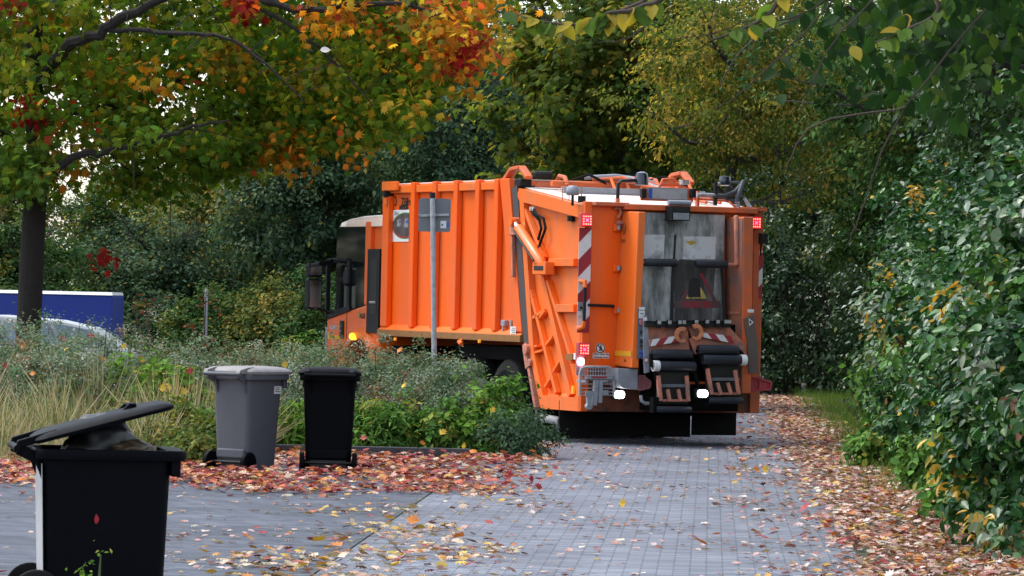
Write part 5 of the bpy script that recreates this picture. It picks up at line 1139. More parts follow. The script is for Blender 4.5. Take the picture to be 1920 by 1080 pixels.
# trees to the right of the truck
make_tree('yellowing_maple_tree', 'maple with yellowing green leaves hanging over the truck roof', 'tree', 2.0, 73, 7.6, .2, 3.3, 2.2, 2.4, 250, 60, .15, P_YELG, T_MAPLE, LEAF_MAPLE, seed=11, crad=.36, lean=(-.2, 0))
make_tree('field_maple_tree', 'small leaved tree turned yellow, behind the truck to its right', 'tree', 3.0, 69, 7.6, .17, 3.5, 2.0, 2.3, 270, 80, .085, P_YELL, T_OVAL2, LEAF_MAPLE, seed=12, crad=.34, lean=(.75, 0), droop=.8)
make_tree('broadleaf_tree', 'tall dark green tree rising above the hedge on the far bend', 'tree', 6.9, 72, 7.8, .2, 1.5, 2.4, 3.2, 420, 95, .10, P_DARK, T_OVAL2, LEAF, seed=13, crad=.34)
make_tree('broadleaf_tree', 'dark tree with small leaves arching over the hedge near the lane', 'tree', 6.4, 52, 6.6, .18, 3.0, 2.5, 2.1, 420, 90, .085, P_DARK + [(1.0, (.13, .12, .03))], T_OVAL2, LEAF, seed=14, crad=.30, lean=(-.8, 0), droop=.5)
make_tree('broadleaf_tree', 'mid green tree leaning out high over the nearer hedge', 'tree', 6.0, 41, 6.0, .16, 3.2, 2.4, 1.7, 300, 80, .09, P_MID[:1] + P_DARK, T_OVAL2, LEAF_GLOSSY, seed=15, crad=.3, lean=(-.6, 0), droop=.5)

# hedge along the right of the lane
hed = [(4.15, 31.5, .95, 3.9), (4.75, 35.0, 1.1, 4.2), (4.85, 38.5, 1.1, 4.0), (5.0, 42.5, 1.15, 3.9), (4.95, 46.8, 1.15, 4.1), (5.3, 50.8, 1.1, 4.1), (6.0, 56, 1.15, 4.6), (6.4, 61.5, 1.2, 5.2), (6.8, 67.5, 1.25, 5.6), (7.2, 74, 1.35, 6.0), (7.5, 81, 1.5, 6.0), (5.6, 84, 1.5, 5.0), (4.0, 86, 1.5, 5.0)]
hl = ['nearest glossy green hedge shrub at the lower right, big leaves hanging to the litter', 'second hedge shrub along the lane, dark glossy leaves', 'third hedge shrub along the lane, leaves pale where they catch the sky', 'hedge shrub midway along the lane with silvery glossy leaves', 'hedge shrub jutting out towards the lane with hanging glossy leaves', 'hedge shrub just beyond the jutting one, opposite the truck lights', 'shady hedge shrub level with the back of the truck', 'dark hedge shrub beside the truck', 'dark hedge shrub beyond the truck on the bend', 'tall dark hedge shrub closing the bend', 'farthest dark hedge shrub on the right', 'dark shrub behind the truck at the end of the lane', 'dark shrub mostly hidden behind the truck']
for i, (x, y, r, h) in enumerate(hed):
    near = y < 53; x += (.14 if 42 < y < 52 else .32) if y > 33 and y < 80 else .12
    make_shrub('hedge_shrub', hl[i], 'shrub', x, y, 0, (r, r * 1.6, h), 300 if near else 300, 66 if near else 72, .093 if near else .11, P_CORN if y < 54 else P_SHADE, T_OVAL if y < 44 else T_OVAL2, LEAF_GLOSSY, 'hedge shrubs along the right side of the lane', 200 + i, .19 if near else .3, 14, droop=.4)
for i, (px, py, h, r) in enumerate([(1620, 880, .55, .4), (1720, 925, .6, .35), (1640, 800, .6, .4), (1590, 745, .6, .5), (1780, 975, .6, .4), (1850, 990, .8, .4), (1660, 850, .8, .4)]):
    g = ground(px, py); make_shrub('verge_plant', 'low green leafy plant at the foot of the hedge', 'plant', g.x + .25, g.y, 0, (r, r, h), 26, 40, .085, P_MID, T_OVAL, LEAF, 'low plants at the foot of the right hedge', 300 + i, .14, 9, stemmat=STEMG)

# overhanging branch with large leaves at the top of the picture
ob = empty('overhanging_tree', (4.6, 21.5, 0), 0, 'near tree whose twigs of oval yellow and green leaves hang in from the top', 'tree')
mb = MB(); Ps = []
mb.tube([(0, 0, -.1), (-.1, 0, 2.2), (-.5, 0, 3.4), (-1.0, -.2, 4.6)], [.14, .12, .1, .06], 9, cap=False)
A = at(1250, -30, 21); B = at(1085, 44, 21.2); Cc = at(930, 20, 21.3)
def loc_(p): return p - Vector((4.6, 21.5, 0))
twigs = [[Vector((-.55, 0, 3.45)), loc_(at(1520, -150, 21)), loc_(at(1300, -60, 21)), loc_(at(1180, 15, 21.1)), loc_(at(1060, 45, 21.2)), loc_(at(930, 20, 21.3))], [loc_(at(1330, -70, 21)), loc_(at(1225, 5, 20.9)), loc_(at(1150, 22, 20.8)), loc_(at(1130, 30, 20.8))],
         [loc_(at(1520, -150, 21)), loc_(at(1480, -30, 20.8)), loc_(at(1420, 40, 20.8)), loc_(at(1330, 75, 20.7))], [Vector((-.4, 0, 3.3)), loc_(at(1830, -60, 21)), loc_(at(1750, 30, 20.9)), loc_(at(1640, 80, 20.8))]]
bare = [[loc_(at(x, y, 22)) for x, y in q_] for q_ in ([(1620, -60), (1500, 30), (1400, 40), (1330, 65), (1250, 75)], [(1620, -60), (1480, 90), (1400, 165), (1340, 205)], [(1500, 30), (1420, 70), (1365, 130), (1350, 160)], [(1700, -60), (1580, 60), (1530, 140), (1500, 210)], [(1250, -60), (1215, 40), (1180, 70), (1120, 80)], [(1900, -40), (1700, 200), (1620, 380), (1590, 460)], [(1700, 200), (1560, 225), (1500, 260), (1470, 330)])]
for tw_ in bare: w0, w1 = wander(tw_, [.006, .005, .004, .0025, .002][:len(tw_)], 3, .12); mb.tube(w0, w1, 5, cap=False)
for tw_ in twigs:
    w0, w1 = wander(tw_, [.022 * (1 - .8 * i / (len(tw_) - 1)) for i in range(len(tw_))], 5, .04); mb.tube(w0, w1, 6, cap=False)
mb.build('trunk', TWIG, ob)
lp0, ld0 = [], []
for tw_, n_ in zip(twigs, (26, 16, 14, 20)):
    for k_ in range(n_):
        t_ = RNG.uniform(1.6 if tw_ is twigs[0] else .9, len(tw_) - 1); i = min(int(t_), len(tw_) - 2); p = tw_[i].lerp(tw_[i + 1], t_ - i)
        lp0.append(p[:]); ld0.append((RNG.normal() * .4, RNG.normal() * .4, -1))
for k_ in range(60):
    q_ = loc_(at(RNG.uniform(1600 if k_ % 4 else 1480, 2000), RNG.uniform(-90, 90 if k_ % 3 else 190), 22 + RNG.uniform(0, 3)))
    for j in range(11): lp0.append((q_ + Vector(RNG.normal(size=3) * .12))[:]); ld0.append((RNG.normal() * .6, RNG.normal() * .6, -1))
lp0 = np.array(lp0); ld0 = np.array(ld0)
nb_ = 76; cb__ = np.concatenate([pick([(3, (.10, .17, .03)), (2, (.38, .30, .04)), (1, (.30, .32, .05)), (2, (.06, .12, .03))], nb_), pick([(4, (.012, .036, .010)), (3, (.020, .055, .014)), (1, (.06, .11, .02)), (.12, (.4, .3, .05))], len(lp0) - nb_)])
leaf_mesh('crown', lp0, randdir(len(lp0)) * .6 + np.array([0, -.9, .4]), ld0, RNG.uniform(.085, .125, len(lp0)), cb__, T_OVAL, LEAF_MAPLE, ob)

# ------------------------------------------------------------------ the maple on the left
MY = 62.0
tb, tt = at(54, 600, MY), at(68, 345, MY)
mp_ = empty('maple_tree', (tb.x, MY, 0), 0, 'maple in autumn colours spreading over the bins, dark trunk at the left', 'tree')
def ml(px, py, dy=0.0): p = at(px, py, MY + dy); return p - Vector((tb.x, MY, 0))
mb = MB(); r_ = .18
mb.tube([(-.03, 0, -.1), (-.01, 0, .25), (0, 0, 1.2), ml(60, 480), ml(66, 370), ml(72, 300), ml(66, 220), ml(60, 120), ml(70, 0), ml(80, -150)], [.26, .2, .185, .18, .175, .17, .15, .13, .11, .06], 14, cap=False)
for pts, rs in (([(80, 340), (125, 302, -1.30), (200, 282, -1.60), (290, 262, -1.90), (360, 238, -2.10), (430, 225, -2.20)], (.10, .085, .065, .05, .035, .015)),
                ([(70, 250), (140, 215, .5), (230, 195, .8), (330, 150, 1.0), (420, 130, 1.2), (520, 150, 1.2)], (.09, .08, .06, .045, .03, .012)),
                ([(64, 160), (120, 95, -1.40), (200, 55, -1.70), (270, 15, -1.90), (360, -30, -2.10)], (.13, .12, .11, .09, .05)),
                ([(70, 20), (300, -40, -1.4), (520, 10, -1.9), (640, 12, -2.2), (760, 8, -2.4), (850, 40, -2.5)], (.09, .085, .07, .06, .045, .015)),
                ([(200, 55, -1.70), (320, 60, -2.30), (420, 70, -2.60), (500, 120, -2.80), (570, 190, -2.90)], (.05, .045, .035, .025, .01)),
                ([(430, -20, -1.7), (560, 60, -2.0), (640, 130, -2.1), (700, 200, -2.2)], (.045, .035, .025, .01)),
                ([(330, 150, 1.0), (420, 210, .7), (500, 250, .5), (545, 285, .3)], (.03, .022, .016, .008)),
                ([(200, 282, -.6), (260, 330, -.5), (330, 345, -.4)], (.02, .015, .007)), ([(290, 262, -.9), (350, 300, -.8), (420, 310, -.7)], (.02, .014, .006)),
                ([(60, 300), (0, 250, -.3), (-90, 200, -.5)], (.08, .06, .04)), ([(64, 200), (10, 110, .4), (-80, 40, .7)], (.09, .07, .05)),
                ([(100, 380, -.2), (140, 440, -.4), (185, 470, -.5), (205, 482, -.5)], (.008, .006, .004, .003))):
    q_, r_ = wander([ml(*p) for p in pts], [v * .72 for v in rs], len(pts) + int(pts[1][0]), .055); mb.tube(q_, r_, 8, cap=False)
    for j in range(3, len(q_) - 1, 2):
        rr_d = random.Random(j * 7 + int(pts[1][1])); e_ = Vector((rr_d.uniform(-.3, .6), rr_d.uniform(-.5, .3), rr_d.uniform(-.55, .3))); m2, m3 = wander([q_[j], q_[j] + e_ * .6 + Vector((0, 0, .05)), q_[j] + e_ * rr_d.uniform(1.2, 2.0)], [min(.014, r_[j] * .5), .008, .003], j, .04, 4); mb.tube(m2, m3, 5, cap=False)
mb.build('trunk', BARK, mp_)
lowpx = [(-150, 345), (0, 350), (60, 352), (125, 345), (140, 290), (200, 285), (270, 290), (340, 300), (400, 306), (470, 298), (540, 292), (600, 262), (660, 262), (720, 236), (775, 222), (800, 160), (850, 135), (895, 92), (960, 20)]
lx = np.array([p[0] for p in lowpx], float); lyv = np.array([p[1] for p in lowpx], float)
Cs, pals = [], []
P_MG = [(4, (0.068, 0.147, 0.016)), (4, (0.128, 0.210, 0.018)), (2.5, (0.240, 0.266, 0.026)), (.4, (0.450, 0.280, 0.026))]
P_MO = [(3, (0.504, 0.188, 0.019)), (3, (0.576, 0.275, 0.026)), (2, (0.432, 0.300, 0.039)), (1, (0.480, 0.075, 0.026)), (2, (0.144, 0.150, 0.026))]
P_MR = [(4, (.30, .02, .02)), (2, (.42, .08, .02)), (1, (.2, .06, .02))]
P_MBR = [(4, (0.182, 0.312, 0.048)), (2, (0.130, 0.234, 0.048)), (1, (0.390, 0.286, 0.048))]
rngm = np.random.default_rng(21)
fixed = [(540, 250, -1.0, 'o', 3), (548, 280, -1, 'o', 2), (525, 285, -1.1, 'o', 2), (45, 205, -1.2, 'r', 3), (55, 232, -1.2, 'r', 1), (25, 8, -1.3, 'r', 2), (135, 222, -.9, 'o', 1), (460, 10, -1.8, 'r', 3), (800, 25, -2.4, 'o', 3), (835, 60, -2.5, 'o', 4), (880, 85, -2.5, 'r', 2), (870, 105, -2.5, 'o', 2), (850, 122, -2.4, 'r', 2), (766, 180, -2.2, 'o', 1), (660, 12, -2.2, 'o', 3), (610, 40, -2.0, 'o', 2), (420, 90, -1.4, 'o', 3), (440, 120, -1.4, 'o', 3), (290, 150, -.9, 'o', 2), (190, 150, .6, 'o', 2), (630, 265, -2.0, 'o', 1), (110, 320, -.9, 'o', 1), (50, 300, -.8, 'b', 4), (20, 330, -.7, 'b', 3), (95, 280, -.7, 'b', 3), (160, 300, -.5, 'b', 2), (215, 155, .8, 'b', 3), (240, 200, .8, 'b', 3), (203, 485, -.5, 'r', 1), (300, 352, -.3, 'g', 3), (270, 338, -.3, 'g', 3), (400, 318, -.6, 'g', 3), (230, 340, -.4, 'g', 2), (120, 110, .3, 'o', 1), (10, 100, -.5, 'o', 1)]
lists = {'g': [], 'o': [], 'r': [], 'b': []}
for px, py, dy, k_, n_ in fixed:
    for j in range(n_): lists[k_].append(np.array(ml(px + rngm.normal() * 9, py + rngm.normal() * 9, dy + rngm.normal() * .15)[:]))
ytop = lambda px: -190 * math.sqrt(max(0, 1 - ((px - 330) / 590) ** 2)) + 20
cnt = 0
gaps = [(140, 268, 26), (165, 330, 30), (205, 38, 14), (330, 225, 16), (440, 205, 14), (185, 360, 12), (140, 262, 30), (15, 268, 12), (310, 185, 10)]
while cnt < 700:
    px = rngm.uniform(-150, 900); dy = rngm.uniform(-1.9, 3.2); lo_ = np.interp(px, lx, lyv)
    py = rngm.uniform(min(ytop(px), lo_ - 60), lo_ - 12)
    if rngm.random() < .25: py = lo_ - 12 - rngm.random() * 30
    if px > 780 and py < lo_ - 110: pass
    if any((px - gx) ** 2 + (py - gy) ** 2 < (gr + 22) ** 2 for gx, gy, gr in gaps): continue
    warm = np.interp(px, [0, 300, 600, 750, 900], [.02, .04, .06, .22, .60]) * (1.35 if py < 150 else .5)
    k_ = 'o' if rngm.random() < warm else ('b' if rngm.random() < (.3 if px < 330 and py > 120 else .02) else 'g')
    if k_ == 'o' and px > 700 and rngm.random() < .2: k_ = 'r'
    lists[k_].append(np.array(ml(px, py, dy)[:])); cnt += 1
cnt = 0
while cnt < 300:
    px = rngm.uniform(-150, 860); lo_ = np.interp(px, lx, lyv); py = rngm.uniform(min(ytop(px) + 30, lo_ - 60), lo_ - 25)
    if any((px - gx) ** 2 + (py - gy) ** 2 < (gr + 26) ** 2 for gx, gy, gr in gaps): continue
    lists['b' if (rngm.random() < (.5 if px < 380 else .15)) else ('o' if rngm.random() < .05 else 'g')].append(np.array(ml(px, py, rngm.uniform(.6, 4.2))[:])); cnt += 1
cenm = np.array(ml(300, 0, 0)[:])
Pm, Nm, Dm, Sm, Cm = [], [], [], [], []
for k_, pal in (('g', P_MG), ('o', P_MO), ('r', P_MR), ('b', P_MBR)):
    C = np.array(lists[k_]); per = {'g': 44, 'o': 34, 'r': 24, 'b': 42}[k_]; n_ = len(C) * per; cl = np.repeat(np.arange(len(C)), per)
    Pm.append(C[cl] + RNG.normal(size=(n_, 3)) * np.array([.26, .30, .17]) * RNG.uniform(.6, 1.2, len(C))[cl][:, None] * (.6 if k_ == 'r' else 1)); Nm.append(unit(np.array([0, -.35, .55]) + randdir(n_) * .8)); Dm.append(unit(randdir(n_) * .8 + np.array([.15, -.2, -.75]))); Sm.append(.155 * RNG.uniform(.6, 1.2, n_)); Cm.append(pick(pal, n_, .3, cl))
leaf_mesh('crown', np.concatenate(Pm), np.concatenate(Nm), np.concatenate(Dm), np.concatenate(Sm), np.concatenate(Cm), T_MAPLE, LEAF_MAPLE, mp_)

# ------------------------------------------------------------------ the planted bed: grey green shrubs, weeds, dry grass
hx = [(0, 1.42), (200, 1.36), (350, 1.30), (500, 1.31), (700, 1.27), (850, 1.12), (960, .66), (1010, .2)]
cot = [(-7.9, 50.0), (-7.0, 49.4), (-6.1, 50.2), (-5.3, 49.3), (-4.5, 50.3), (-3.7, 49.6), (-2.9, 50.4), (-2.2, 49.6), (-1.5, 50.4), (-.95, 49.5), (-.45, 50.2), (-5.9, 47.6), (-4.9, 47.2)]
for i, (x, y) in enumerate(cot):
    px = 960 + x * 160; h = float(np.interp(px, [p[0] for p in hx], [p[1] for p in hx])) * (.97 if i < 11 else .9)
    rx = .72 if x < -.7 else .5
    make_shrub('cotoneaster_shrub', 'grey green fine leaved shrub spreading along the bed behind the bins' if x < -2.5 else 'grey green fine leaved shrub in the bed between the bins and the truck', 'shrub', x, y, 0, (rx, .95, h), 380, 74, .038, P_COTO, T_OVAL2, LEAF, 'fine leaved shrubs of the left bed' if x < -2.5 else 'fine leaved shrubs in front of the truck', 400 + i, .13, 34)
weeds = []
def weed(px, py, Y, h, r, pal, size, tm, label, name='leafy_plant', group=None, nc=30, per=34, seed=0, crad=.13, stems=9):
    p = at(px, py, Y); make_shrub(name, label, 'plant', p.x, Y, 0, (r, r, h), nc, per, size, pal, tm, LEAF, group, seed, crad, stems, stemmat=STEMG)
weed(275, 700, 47.0, 1.12, .48, P_BRIGHT, .085, T_OVAL2, 'bright green bushy weed standing in the bed left of the grey bin', nc=70, seed=500)
weed(350, 700, 46.6, .92, .32, P_BRIGHT[:3] + [(3, (.40, .30, .04))], .085, T_MAPLE, 'yellow green sapling just left of the grey bin', nc=26, seed=501)
weed(560, 640, 53.2, 1.42, .34, P_MID + P_BRIGHT[:1], .12, T_LANCE, 'tall green weed with pointed leaves below the truck cab', nc=22, seed=502)
weed(935, 760, 48.7, .92, .32, P_MID + P_BRIGHT[:1], .075, T_OVAL2, 'rounded green bush at the end of the bed by the truck wheels', nc=90, per=44, seed=503)
weed(968, 800, 47.95, .52, .42, [(3, (.06, .11, .06)), (2, (.08, .14, .075)), (1, (.04, .08, .04))], .05, T_OVAL2, 'low blue green bush at the corner of the bed next to the lane', nc=90, per=44, seed=504)
weed(872, 760, 48.0, .86, .18, P_BRIGHT, .11, T_OVAL2, 'yellow green broad leaved seedling standing above the bed', nc=14, per=10, seed=505)
for i, (px, h, pal, tm, sz) in enumerate([(535, .55, P_BRIGHT, T_LANCE, .11), (550, .42, P_BRIGHT, T_LANCE, .13), (690, .62, P_MID, T_OVAL2, .08), (722, .58, P_MID, T_LANCE, .11), (752, .66, P_MID, T_OVAL2, .075), (785, .52, P_MID, T_LANCE, .12), (815, .60, P_MID, T_OVAL2, .08), (845, .48, P_BRIGHT, T_LANCE, .12), (880, .40, P_MID, T_OVAL2, .07), (905, .34, P_MID, T_LANCE, .1), (665, .55, P_MID, T_OVAL2, .08), (365, .62, P_MID, T_OVAL2, .08), (700, .36, P_BRIGHT, T_LANCE, .1), (770, .34, P_BRIGHT, T_LANCE, .11), (830, .32, P_MID, T_OVAL2, .06)]):
    weed(px, 800, 47.95 + (i % 3) * .22, h * .98, .27, pal, sz, tm, 'green leafy plant growing behind the dark kerb', group='leafy plants behind the kerb', nc=34, per=30, seed=520 + i, crad=.11)
for i, (px, h) in enumerate([(268, 1.9), (290, 2.05), (380, 1.95), (402, 2.1)]):
    p = at(px, 620, 54); make_shrub('bare_sapling', 'thin reddish sapling with few leaves rising above the hedge', 'plant', p.x, 54, 0, (.22, .2, h), 10, 7, .07, P_REDTW, T_OVAL2, LEAF, 'reddish saplings above the hedge', 540 + i, .15, 9)
for i, (px, h) in enumerate([(200, 1.62), (150, 1.5), (705, 1.28), (30, 1.6), (90, 1.55)]):
    p = at(px, 620, 50); make_shrub('arching_twig', 'fine leaved twig arching up out of the hedge', 'plant', p.x, 50, 0, (.3, .2, h), 14, 10, .036, P_COTO, T_OVAL2, LEAF, 'twigs arching above the hedge', 560 + i, .16, 6)
def blades(name, label, n, rx, ry, hfun, pal, seed, w=1.0, lean=.35, keep=None):
    r = np.random.default_rng(seed); X = r.uniform(rx[0], rx[1], n); Yv = r.uniform(ry[0], ry[1], n)
    if keep is not None: k = keep(X, Yv, r); X, Yv = X[k], Yv[k]
    n = len(X); P = np.stack([X, Yv, np.full(n, -.01)], 1); h = hfun(X, Yv) * r.uniform(.5, 1.15, n)
    up = unit(np.stack([r.normal(size=n) * lean, r.normal(size=n) * lean, np.ones(n)], 1)); nrm = unit(np.stack([r.normal(size=n), r.normal(size=n) - .6, np.full(n, .2)], 1))
    c = pick(pal, n, .3); o = leaf_mesh(name, P, nrm, up, h, c, T_BLADE, BLADE); return tag(o, label, 'grass', kind='stuff')
P_STRAW = [(4, (.44, .36, .22)), (2, (.30, .24, .12)), (3, (.17, .22, .07)), (3, (.54, .47, .32)), (2, (.12, .18, .05))]
def gk(X, Y, r):
    edge = np.interp(X, [-6, -4.6, -3.4, -2.75], [42.0, 42.4, 43.6, 45.8]) + r.normal(size=len(X)) * .15
    return (Y > edge)
blades('dry_grass', 'tall dry straw coloured grass filling the bed to the left of the bins', 22000, (-6.0, -2.75), (41.8, 47.4), lambda X, Y: np.interp(Y, [42, 44, 46.5, 47.4], [.28, .58, .95, .85]) * (.75 + .5 * np.sin(X * 4 + 1.3 * Y) * np.sin(Y * 2.7 - X)), P_STRAW, 31, lean=.95, keep=gk)
for i, (px, Y_, h, pal, tm) in enumerate([(255, 45.6, .62, P_OLIVE, T_OVAL2), (300, 45.2, .66, P_YELG, T_OVAL2), (330, 44.9, .58, P_OLIVE, T_OVAL2), (362, 45.4, .72, P_MID, T_OVAL2), (385, 44.8, .5, P_YELG, T_MAPLE), (310, 44.2, .4, P_OLIVE, T_OVAL2), (350, 44.0, .36, P_MID, T_LANCE), (200, 46.4, .6, P_OLIVE, T_OVAL2), (225, 44.6, .42, P_MID, T_LANCE), (372, 43.8, .34, P_OLIVE, T_OVAL2)]):
    weed(px, 800, Y_, h, .3, pal, .075, tm, 'olive and yellowing weed among the dry grass beside the grey bin', group='weeds in the dry grass', nc=30, per=26, seed=580 + i, crad=.13)
blades('joint_moss', 'thin line of green moss and grass in the joint between driveway and lane', 16000, (-1.5, -.2), (26, 47), lambda X, Y: .03 + .03 * np.sin(Y * 2.3) ** 2, [(3, (.10, .17, .03)), (2, (.16, .22, .05)), (1, (.25, .24, .1))], 35, lean=1.0, keep=lambda X, Y, r: abs(X - rl(Y) + .005) < .05 + .03 * np.sin(Y * 3.7))
def vk(X, Y, r):
    e = rr_(Y) + .70 + .14 * np.sin(Y * 1.3) + r.normal(size=len(X)) * .12
    return (X > e) & (X < e + 1.1)
blades('verge_grass', 'short green grass between the lane and the right hedge', 75000, (2.9, 7.0), (40, 84), lambda X, Y: .20 + .08 * np.sin(X * 5 + Y), [(4, (.10, .21, .025)), (3, (.15, .27, .04)), (2, (.07, .13, .02)), (1, (.28, .26, .08))], 32, lean=.5, keep=vk)
blades('bed_grass', 'tufts of green grass at the corner of the bed and along the kerb', 2600, (-2.6, .15), (47.5, 49), lambda X, Y: .22 + 0 * X, [(3, (.08, .17, .03)), (2, (.12, .22, .04)), (1, (.25, .22, .08))], 33, lean=.5)

# ------------------------------------------------------------------ fallen leaves
P_FRED = [(4, (.30, .035, .035)), (3, (.20, .025, .03)), (3, (.42, .10, .03)), (2, (.48, .17, .03)), (2, (.46, .28, .20)), (2, (.52, .40, .30)), (1, (.10, .02, .03)), (1, (.5, .33, .06))]
P_FPALE = [(3, (.50, .35, .29)), (3, (.42, .24, .20)), (2.6, (.58, .48, .40)), (2, (.25, .10, .07)), (1.8, (.48, .30, .06)), (1.8, (.44, .14, .035)), (1.4, (.31, .05, .05)), (1.1, (.10, .045, .03))]
P_FYEL = [(3, (.52, .33, .05)), (3, (.50, .40, .28)), (2, (.46, .20, .04)), (2, (.40, .26, .18)), (1, (.30, .06, .05)), (1, (.14, .07, .04)), (1, (.55, .46, .30))]
rl_ = np.random.default_rng(77)
def litter(n, rx, ry, dens):
    X = rl_.uniform(*rx, n); Yv = rl_.uniform(*ry, n); k = rl_.random(n) < dens(X, Yv); return np.stack([X[k], Yv[k]], 1)
def sm(a, b, x): t = np.clip((x - a) / (b - a), 0, 1); return t * t * (3 - 2 * t)
def wob(X, Y): return .5 + .25 * np.sin(X * 3.1 + Y * .7) + .25 * np.sin(X * 1.7 - Y * 1.9 + 2)
S1 = litter(24000, (-7, .9), (36.6, 47.4), lambda X, Y: sm(37.6, 40.2, Y + .8 * wob(X, Y)) * (1 - sm(-.9, .6, X - .03 * (Y - 40))) * (.15 + .95 * wob(X, Y) ** 1.5))
S2 = litter(12500, (-2.6, 1.2), (25, 40), lambda X, Y: np.exp(-((X - (rl(Y) + .25)) / .62) ** 2) * (.18 + .82 * (1 - sm(27.5, 33.5, Y))) * (.12 + 1.0 * wob(X, Y) ** 1.6))
S3 = litter(125000, (1.2, 6.5), (25, 84), lambda X, Y: (sm(-.35, .35, X - rr_(Y)) + .12 * sm(-1.2, -.2, X - rr_(Y))) * (1 - .85 * sm(.7, 1.05, X - rr_(Y)) * sm(36, 42, Y)) * (.25 + .8 * wob(X, Y)))
S4 = litter(13000, (-6, 4), (25, 60), lambda X, Y: (.08 + 1.1 * wob(X, Y) ** 3 * (X < rr_(Y))) * (1 - .55 * np.exp(-((X - (rl(Y) + .75)) / .22) ** 2) - .55 * np.exp(-((X - (rl(Y) + 2.45)) / .22) ** 2)))
S5 = litter(3200, (-.7, 1.0), (46.5, 53), lambda X, Y: (1 - sm(-.2, .9, X - rl(Y))))
def litter_mesh(S, pal, s0, s1, tm, z0, pile=0.0, tl_=.24):
    n = len(S); z = np.abs(rl_.normal(size=n)) * pile + z0
    P = np.stack([S[:, 0], S[:, 1], z], 1); nrm = unit(np.stack([rl_.normal(size=n) * tl_, rl_.normal(size=n) * tl_, np.ones(n)], 1)); d = randdir(n)
    return P, nrm, d, rl_.uniform(s0, s1, n), pick(pal, n, .3), tm
groups = [litter_mesh(S1[::2], P_FRED, .055, .12, T_MCURL, .012, .03), litter_mesh(S1[1::2], P_FRED, .055, .12, T_MCURLD, .03, .03),
          litter_mesh(S2[::2], P_FYEL, .05, .115, T_MCURL, .008, .012), litter_mesh(S2[1::2], P_FYEL, .05, .115, T_MCURLD, .026, .012),
          litter_mesh(S3[::2], P_FPALE, .045, .10, T_MCURL, .008, .015), litter_mesh(S3[1::2], P_FPALE, .045, .10, T_MCURLD, .024, .015),
          litter_mesh(S4[::2], P_FPALE, .035, .09, T_MCURL, .005, .002, .12), litter_mesh(S4[1::2], P_FPALE, .035, .09, T_MCURLD, .018, .002, .14),
          litter_mesh(S5, P_FRED + P_FPALE, .045, .10, T_MCURL, .008, .012)]
def merge(gs, name):
    P = np.concatenate([g_[0] for g_ in gs]); return leaf_mesh(name, P, np.concatenate([g_[1] for g_ in gs]), np.concatenate([g_[2] for g_ in gs]), np.concatenate([g_[3] for g_ in gs]), np.concatenate([g_[4] for g_ in gs]), gs[0][5], LEAF_DRY)
for gs, nm, lb in ((groups[0:1], 'fallen_leaves', 'deep drift of red and orange fallen leaves around the closed bins'), (groups[1:2], 'fallen_leaves', 'curled red fallen leaves of the drift around the closed bins'), (groups[2:3] + groups[4:5] + groups[6:7] + groups[8:9], 'leaf_litter', 'pale and yellow fallen leaves strewn over the lane and along its edges, curled upwards'), (groups[3:4] + groups[5:6] + groups[7:8], 'leaf_litter', 'pale and yellow fallen leaves lying face down over the lane and its verge')):
    o = merge(gs, nm); tag(o, lb, 'leaf litter', kind='stuff')
def single(px, py, size, col, up, label, group, Y=None):
    p = ground(px, py) if Y is None else at(px, py, Y)
    if Y is None: p = Vector((p.x, p.y, .004))
    n_ = np.array([[RNG.normal() * .6, -.8 if up else RNG.normal() * .25, RNG.uniform(.1, 1.0) if up else 1.0]]); d = np.array([[RNG.normal() * .3, 0, 1]]) if up else randdir(1)
    base = np.array([[0, 0, .02 if not up else .0]])
    o = leaf_mesh('fallen_leaf', base, n_, d, np.array([size]), np.array([col]), T_MCURL if not up else T_MAPLE, LEAF_DRY); o.location = p
    tag(o, label, 'fallen leaf', group)
RED_, ORA, YEL, BRN = (.34, .03, .03), (.55, .17, .02), (.60, .38, .03), (.20, .08, .03)
names_ = {RED_: 'red', ORA: 'orange', YEL: 'yellow', BRN: 'brown'}
for px, py, s_, col, up in [(955, 900, .13, RED_, 1), (1027, 897, .11, ORA, 1), (997, 906, .1, RED_, 1), (1155, 860, .11, ORA, 0), (1372, 884, .10, BRN, 1), (1420, 886, .10, ORA, 1), (1433, 887, .10, YEL, 1), (1500, 966, .15, RED_, 0), (1326, 1028, .15, ORA, 0), (1405, 999, .13, BRN, 0), (870, 1012, .15, ORA, 0), (1010, 920, .1, RED_, 1), (585, 1022, .14, YEL, 0), (690, 1066, .13, YEL, 0), (480, 1002, .12, RED_, 0), (640, 1030, .12, ORA, 0), (1585, 1025, .12, ORA, 0), (1640, 935, .11, YEL, 0), (1230, 890, .08, YEL, 0), (1168, 953, .1, YEL, 1), (770, 985, .13, ORA, 1), (745, 1060, .14, YEL, 0), (1340, 945, .08, YEL, 0), (1060, 905, .08, YEL, 0), (930, 880, .09, RED_, 1)]:
    c_ = names_[col]; single(px, py, s_, col, up, f'{c_} maple leaf {"standing on edge" if up else "lying"} on the paving', f'{c_} leaves {"standing" if up else "lying"} on the paving')
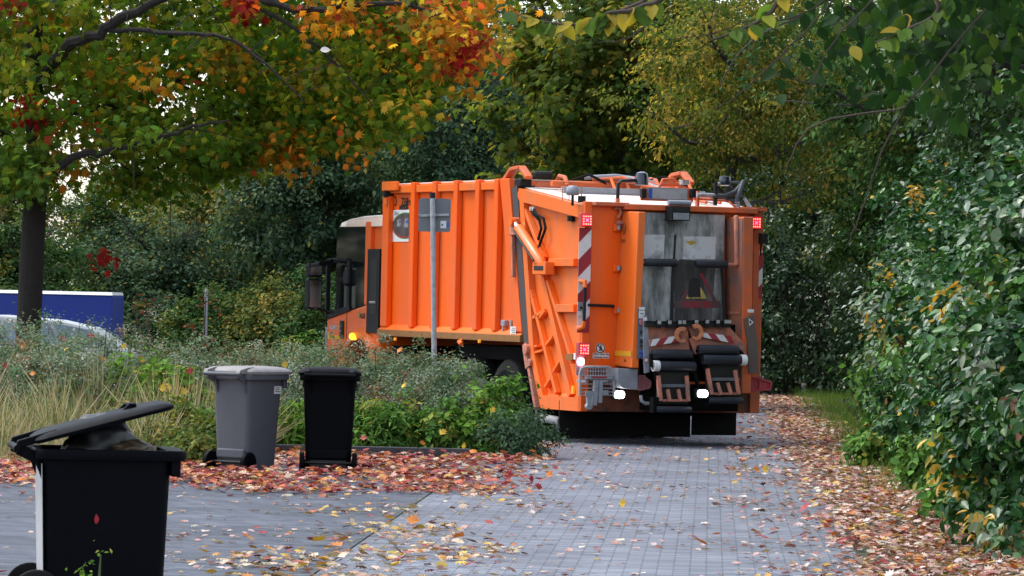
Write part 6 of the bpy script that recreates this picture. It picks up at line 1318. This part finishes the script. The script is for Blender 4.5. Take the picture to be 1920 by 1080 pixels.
for px, py, s_, col, Y_ in [(42, 655, .14, ORA, 46.8), (118, 662, .13, YEL, 46.5), (118, 640, .12, RED_, 47), (195, 678, .13, ORA, 46.5), (265, 680, .12, ORA, 46), (358, 702, .12, RED_, 46.3), (170, 633, .1, RED_, 47.2), (535, 690, .11, YEL, 48.2), (530, 723, .12, ORA, 48), (537, 720, .1, YEL, 48), (745, 662, .12, ORA, 49), (753, 728, .11, YEL, 48), (825, 815, .13, YEL, 47.5), (868, 842, .1, YEL, 47.6), (682, 826, .12, RED_, 47.5), (795, 835, .1, ORA, 47.6), (920, 775, .12, YEL, 48), (12, 692, .11, RED_, 46), (230, 655, .1, YEL, 46.8), (305, 735, .12, YEL, 45.5), (60, 705, .1, ORA, 46), (878, 858, .16, RED_, 47.3), (240, 760, .1, YEL, 45), (325, 770, .1, YEL, 45.5), (350, 740, .13, YEL, 46)]:
    c_ = names_[col]; single(px, py, s_ * .85, col, 1, f'{c_} maple leaf caught in the plants of the left bed', f'{c_} leaves caught in the left bed', 48.9 if py < 690 else Y_)
# a pale leaf drifting down, and the weed before the open bin
p = at(600, 94, 50); o = leaf_mesh('falling_leaf', np.array([[0., 0, 0]]), np.array([[.2, -1, .5]]), np.array([[1., .2, .1]]), np.array([.13]), np.array([(.75, .68, .62)]), T_OVAL, LEAF_DRY); o.location = p; tag(o, 'pale leaf drifting down in front of the maple', 'leaf')
p = at(182, 1072, 21.5); make_shrub('small_weed', 'small yellow green weed in front of the open bin', 'plant', p.x, 21.5, 0, (.15, .12, .50), 8, 8, .04, P_BRIGHT, T_OVAL2, LEAF, None, 600, .07, 7, stemmat=STEMG)
p = at(175, 985, 22.85); o = leaf_mesh('fallen_leaf', np.array([[0., 0, 0]]), np.array([[.9, -1., 0]]), np.array([[.1, 0, 1.]]), np.array([.055]), np.array([(.4, .02, .03)]), T_OVAL, LEAF_DRY); o.location = (p.x, nb.location.y - .315, p.z); tag(o, 'small red leaf stuck to the side of the open bin', 'fallen leaf')
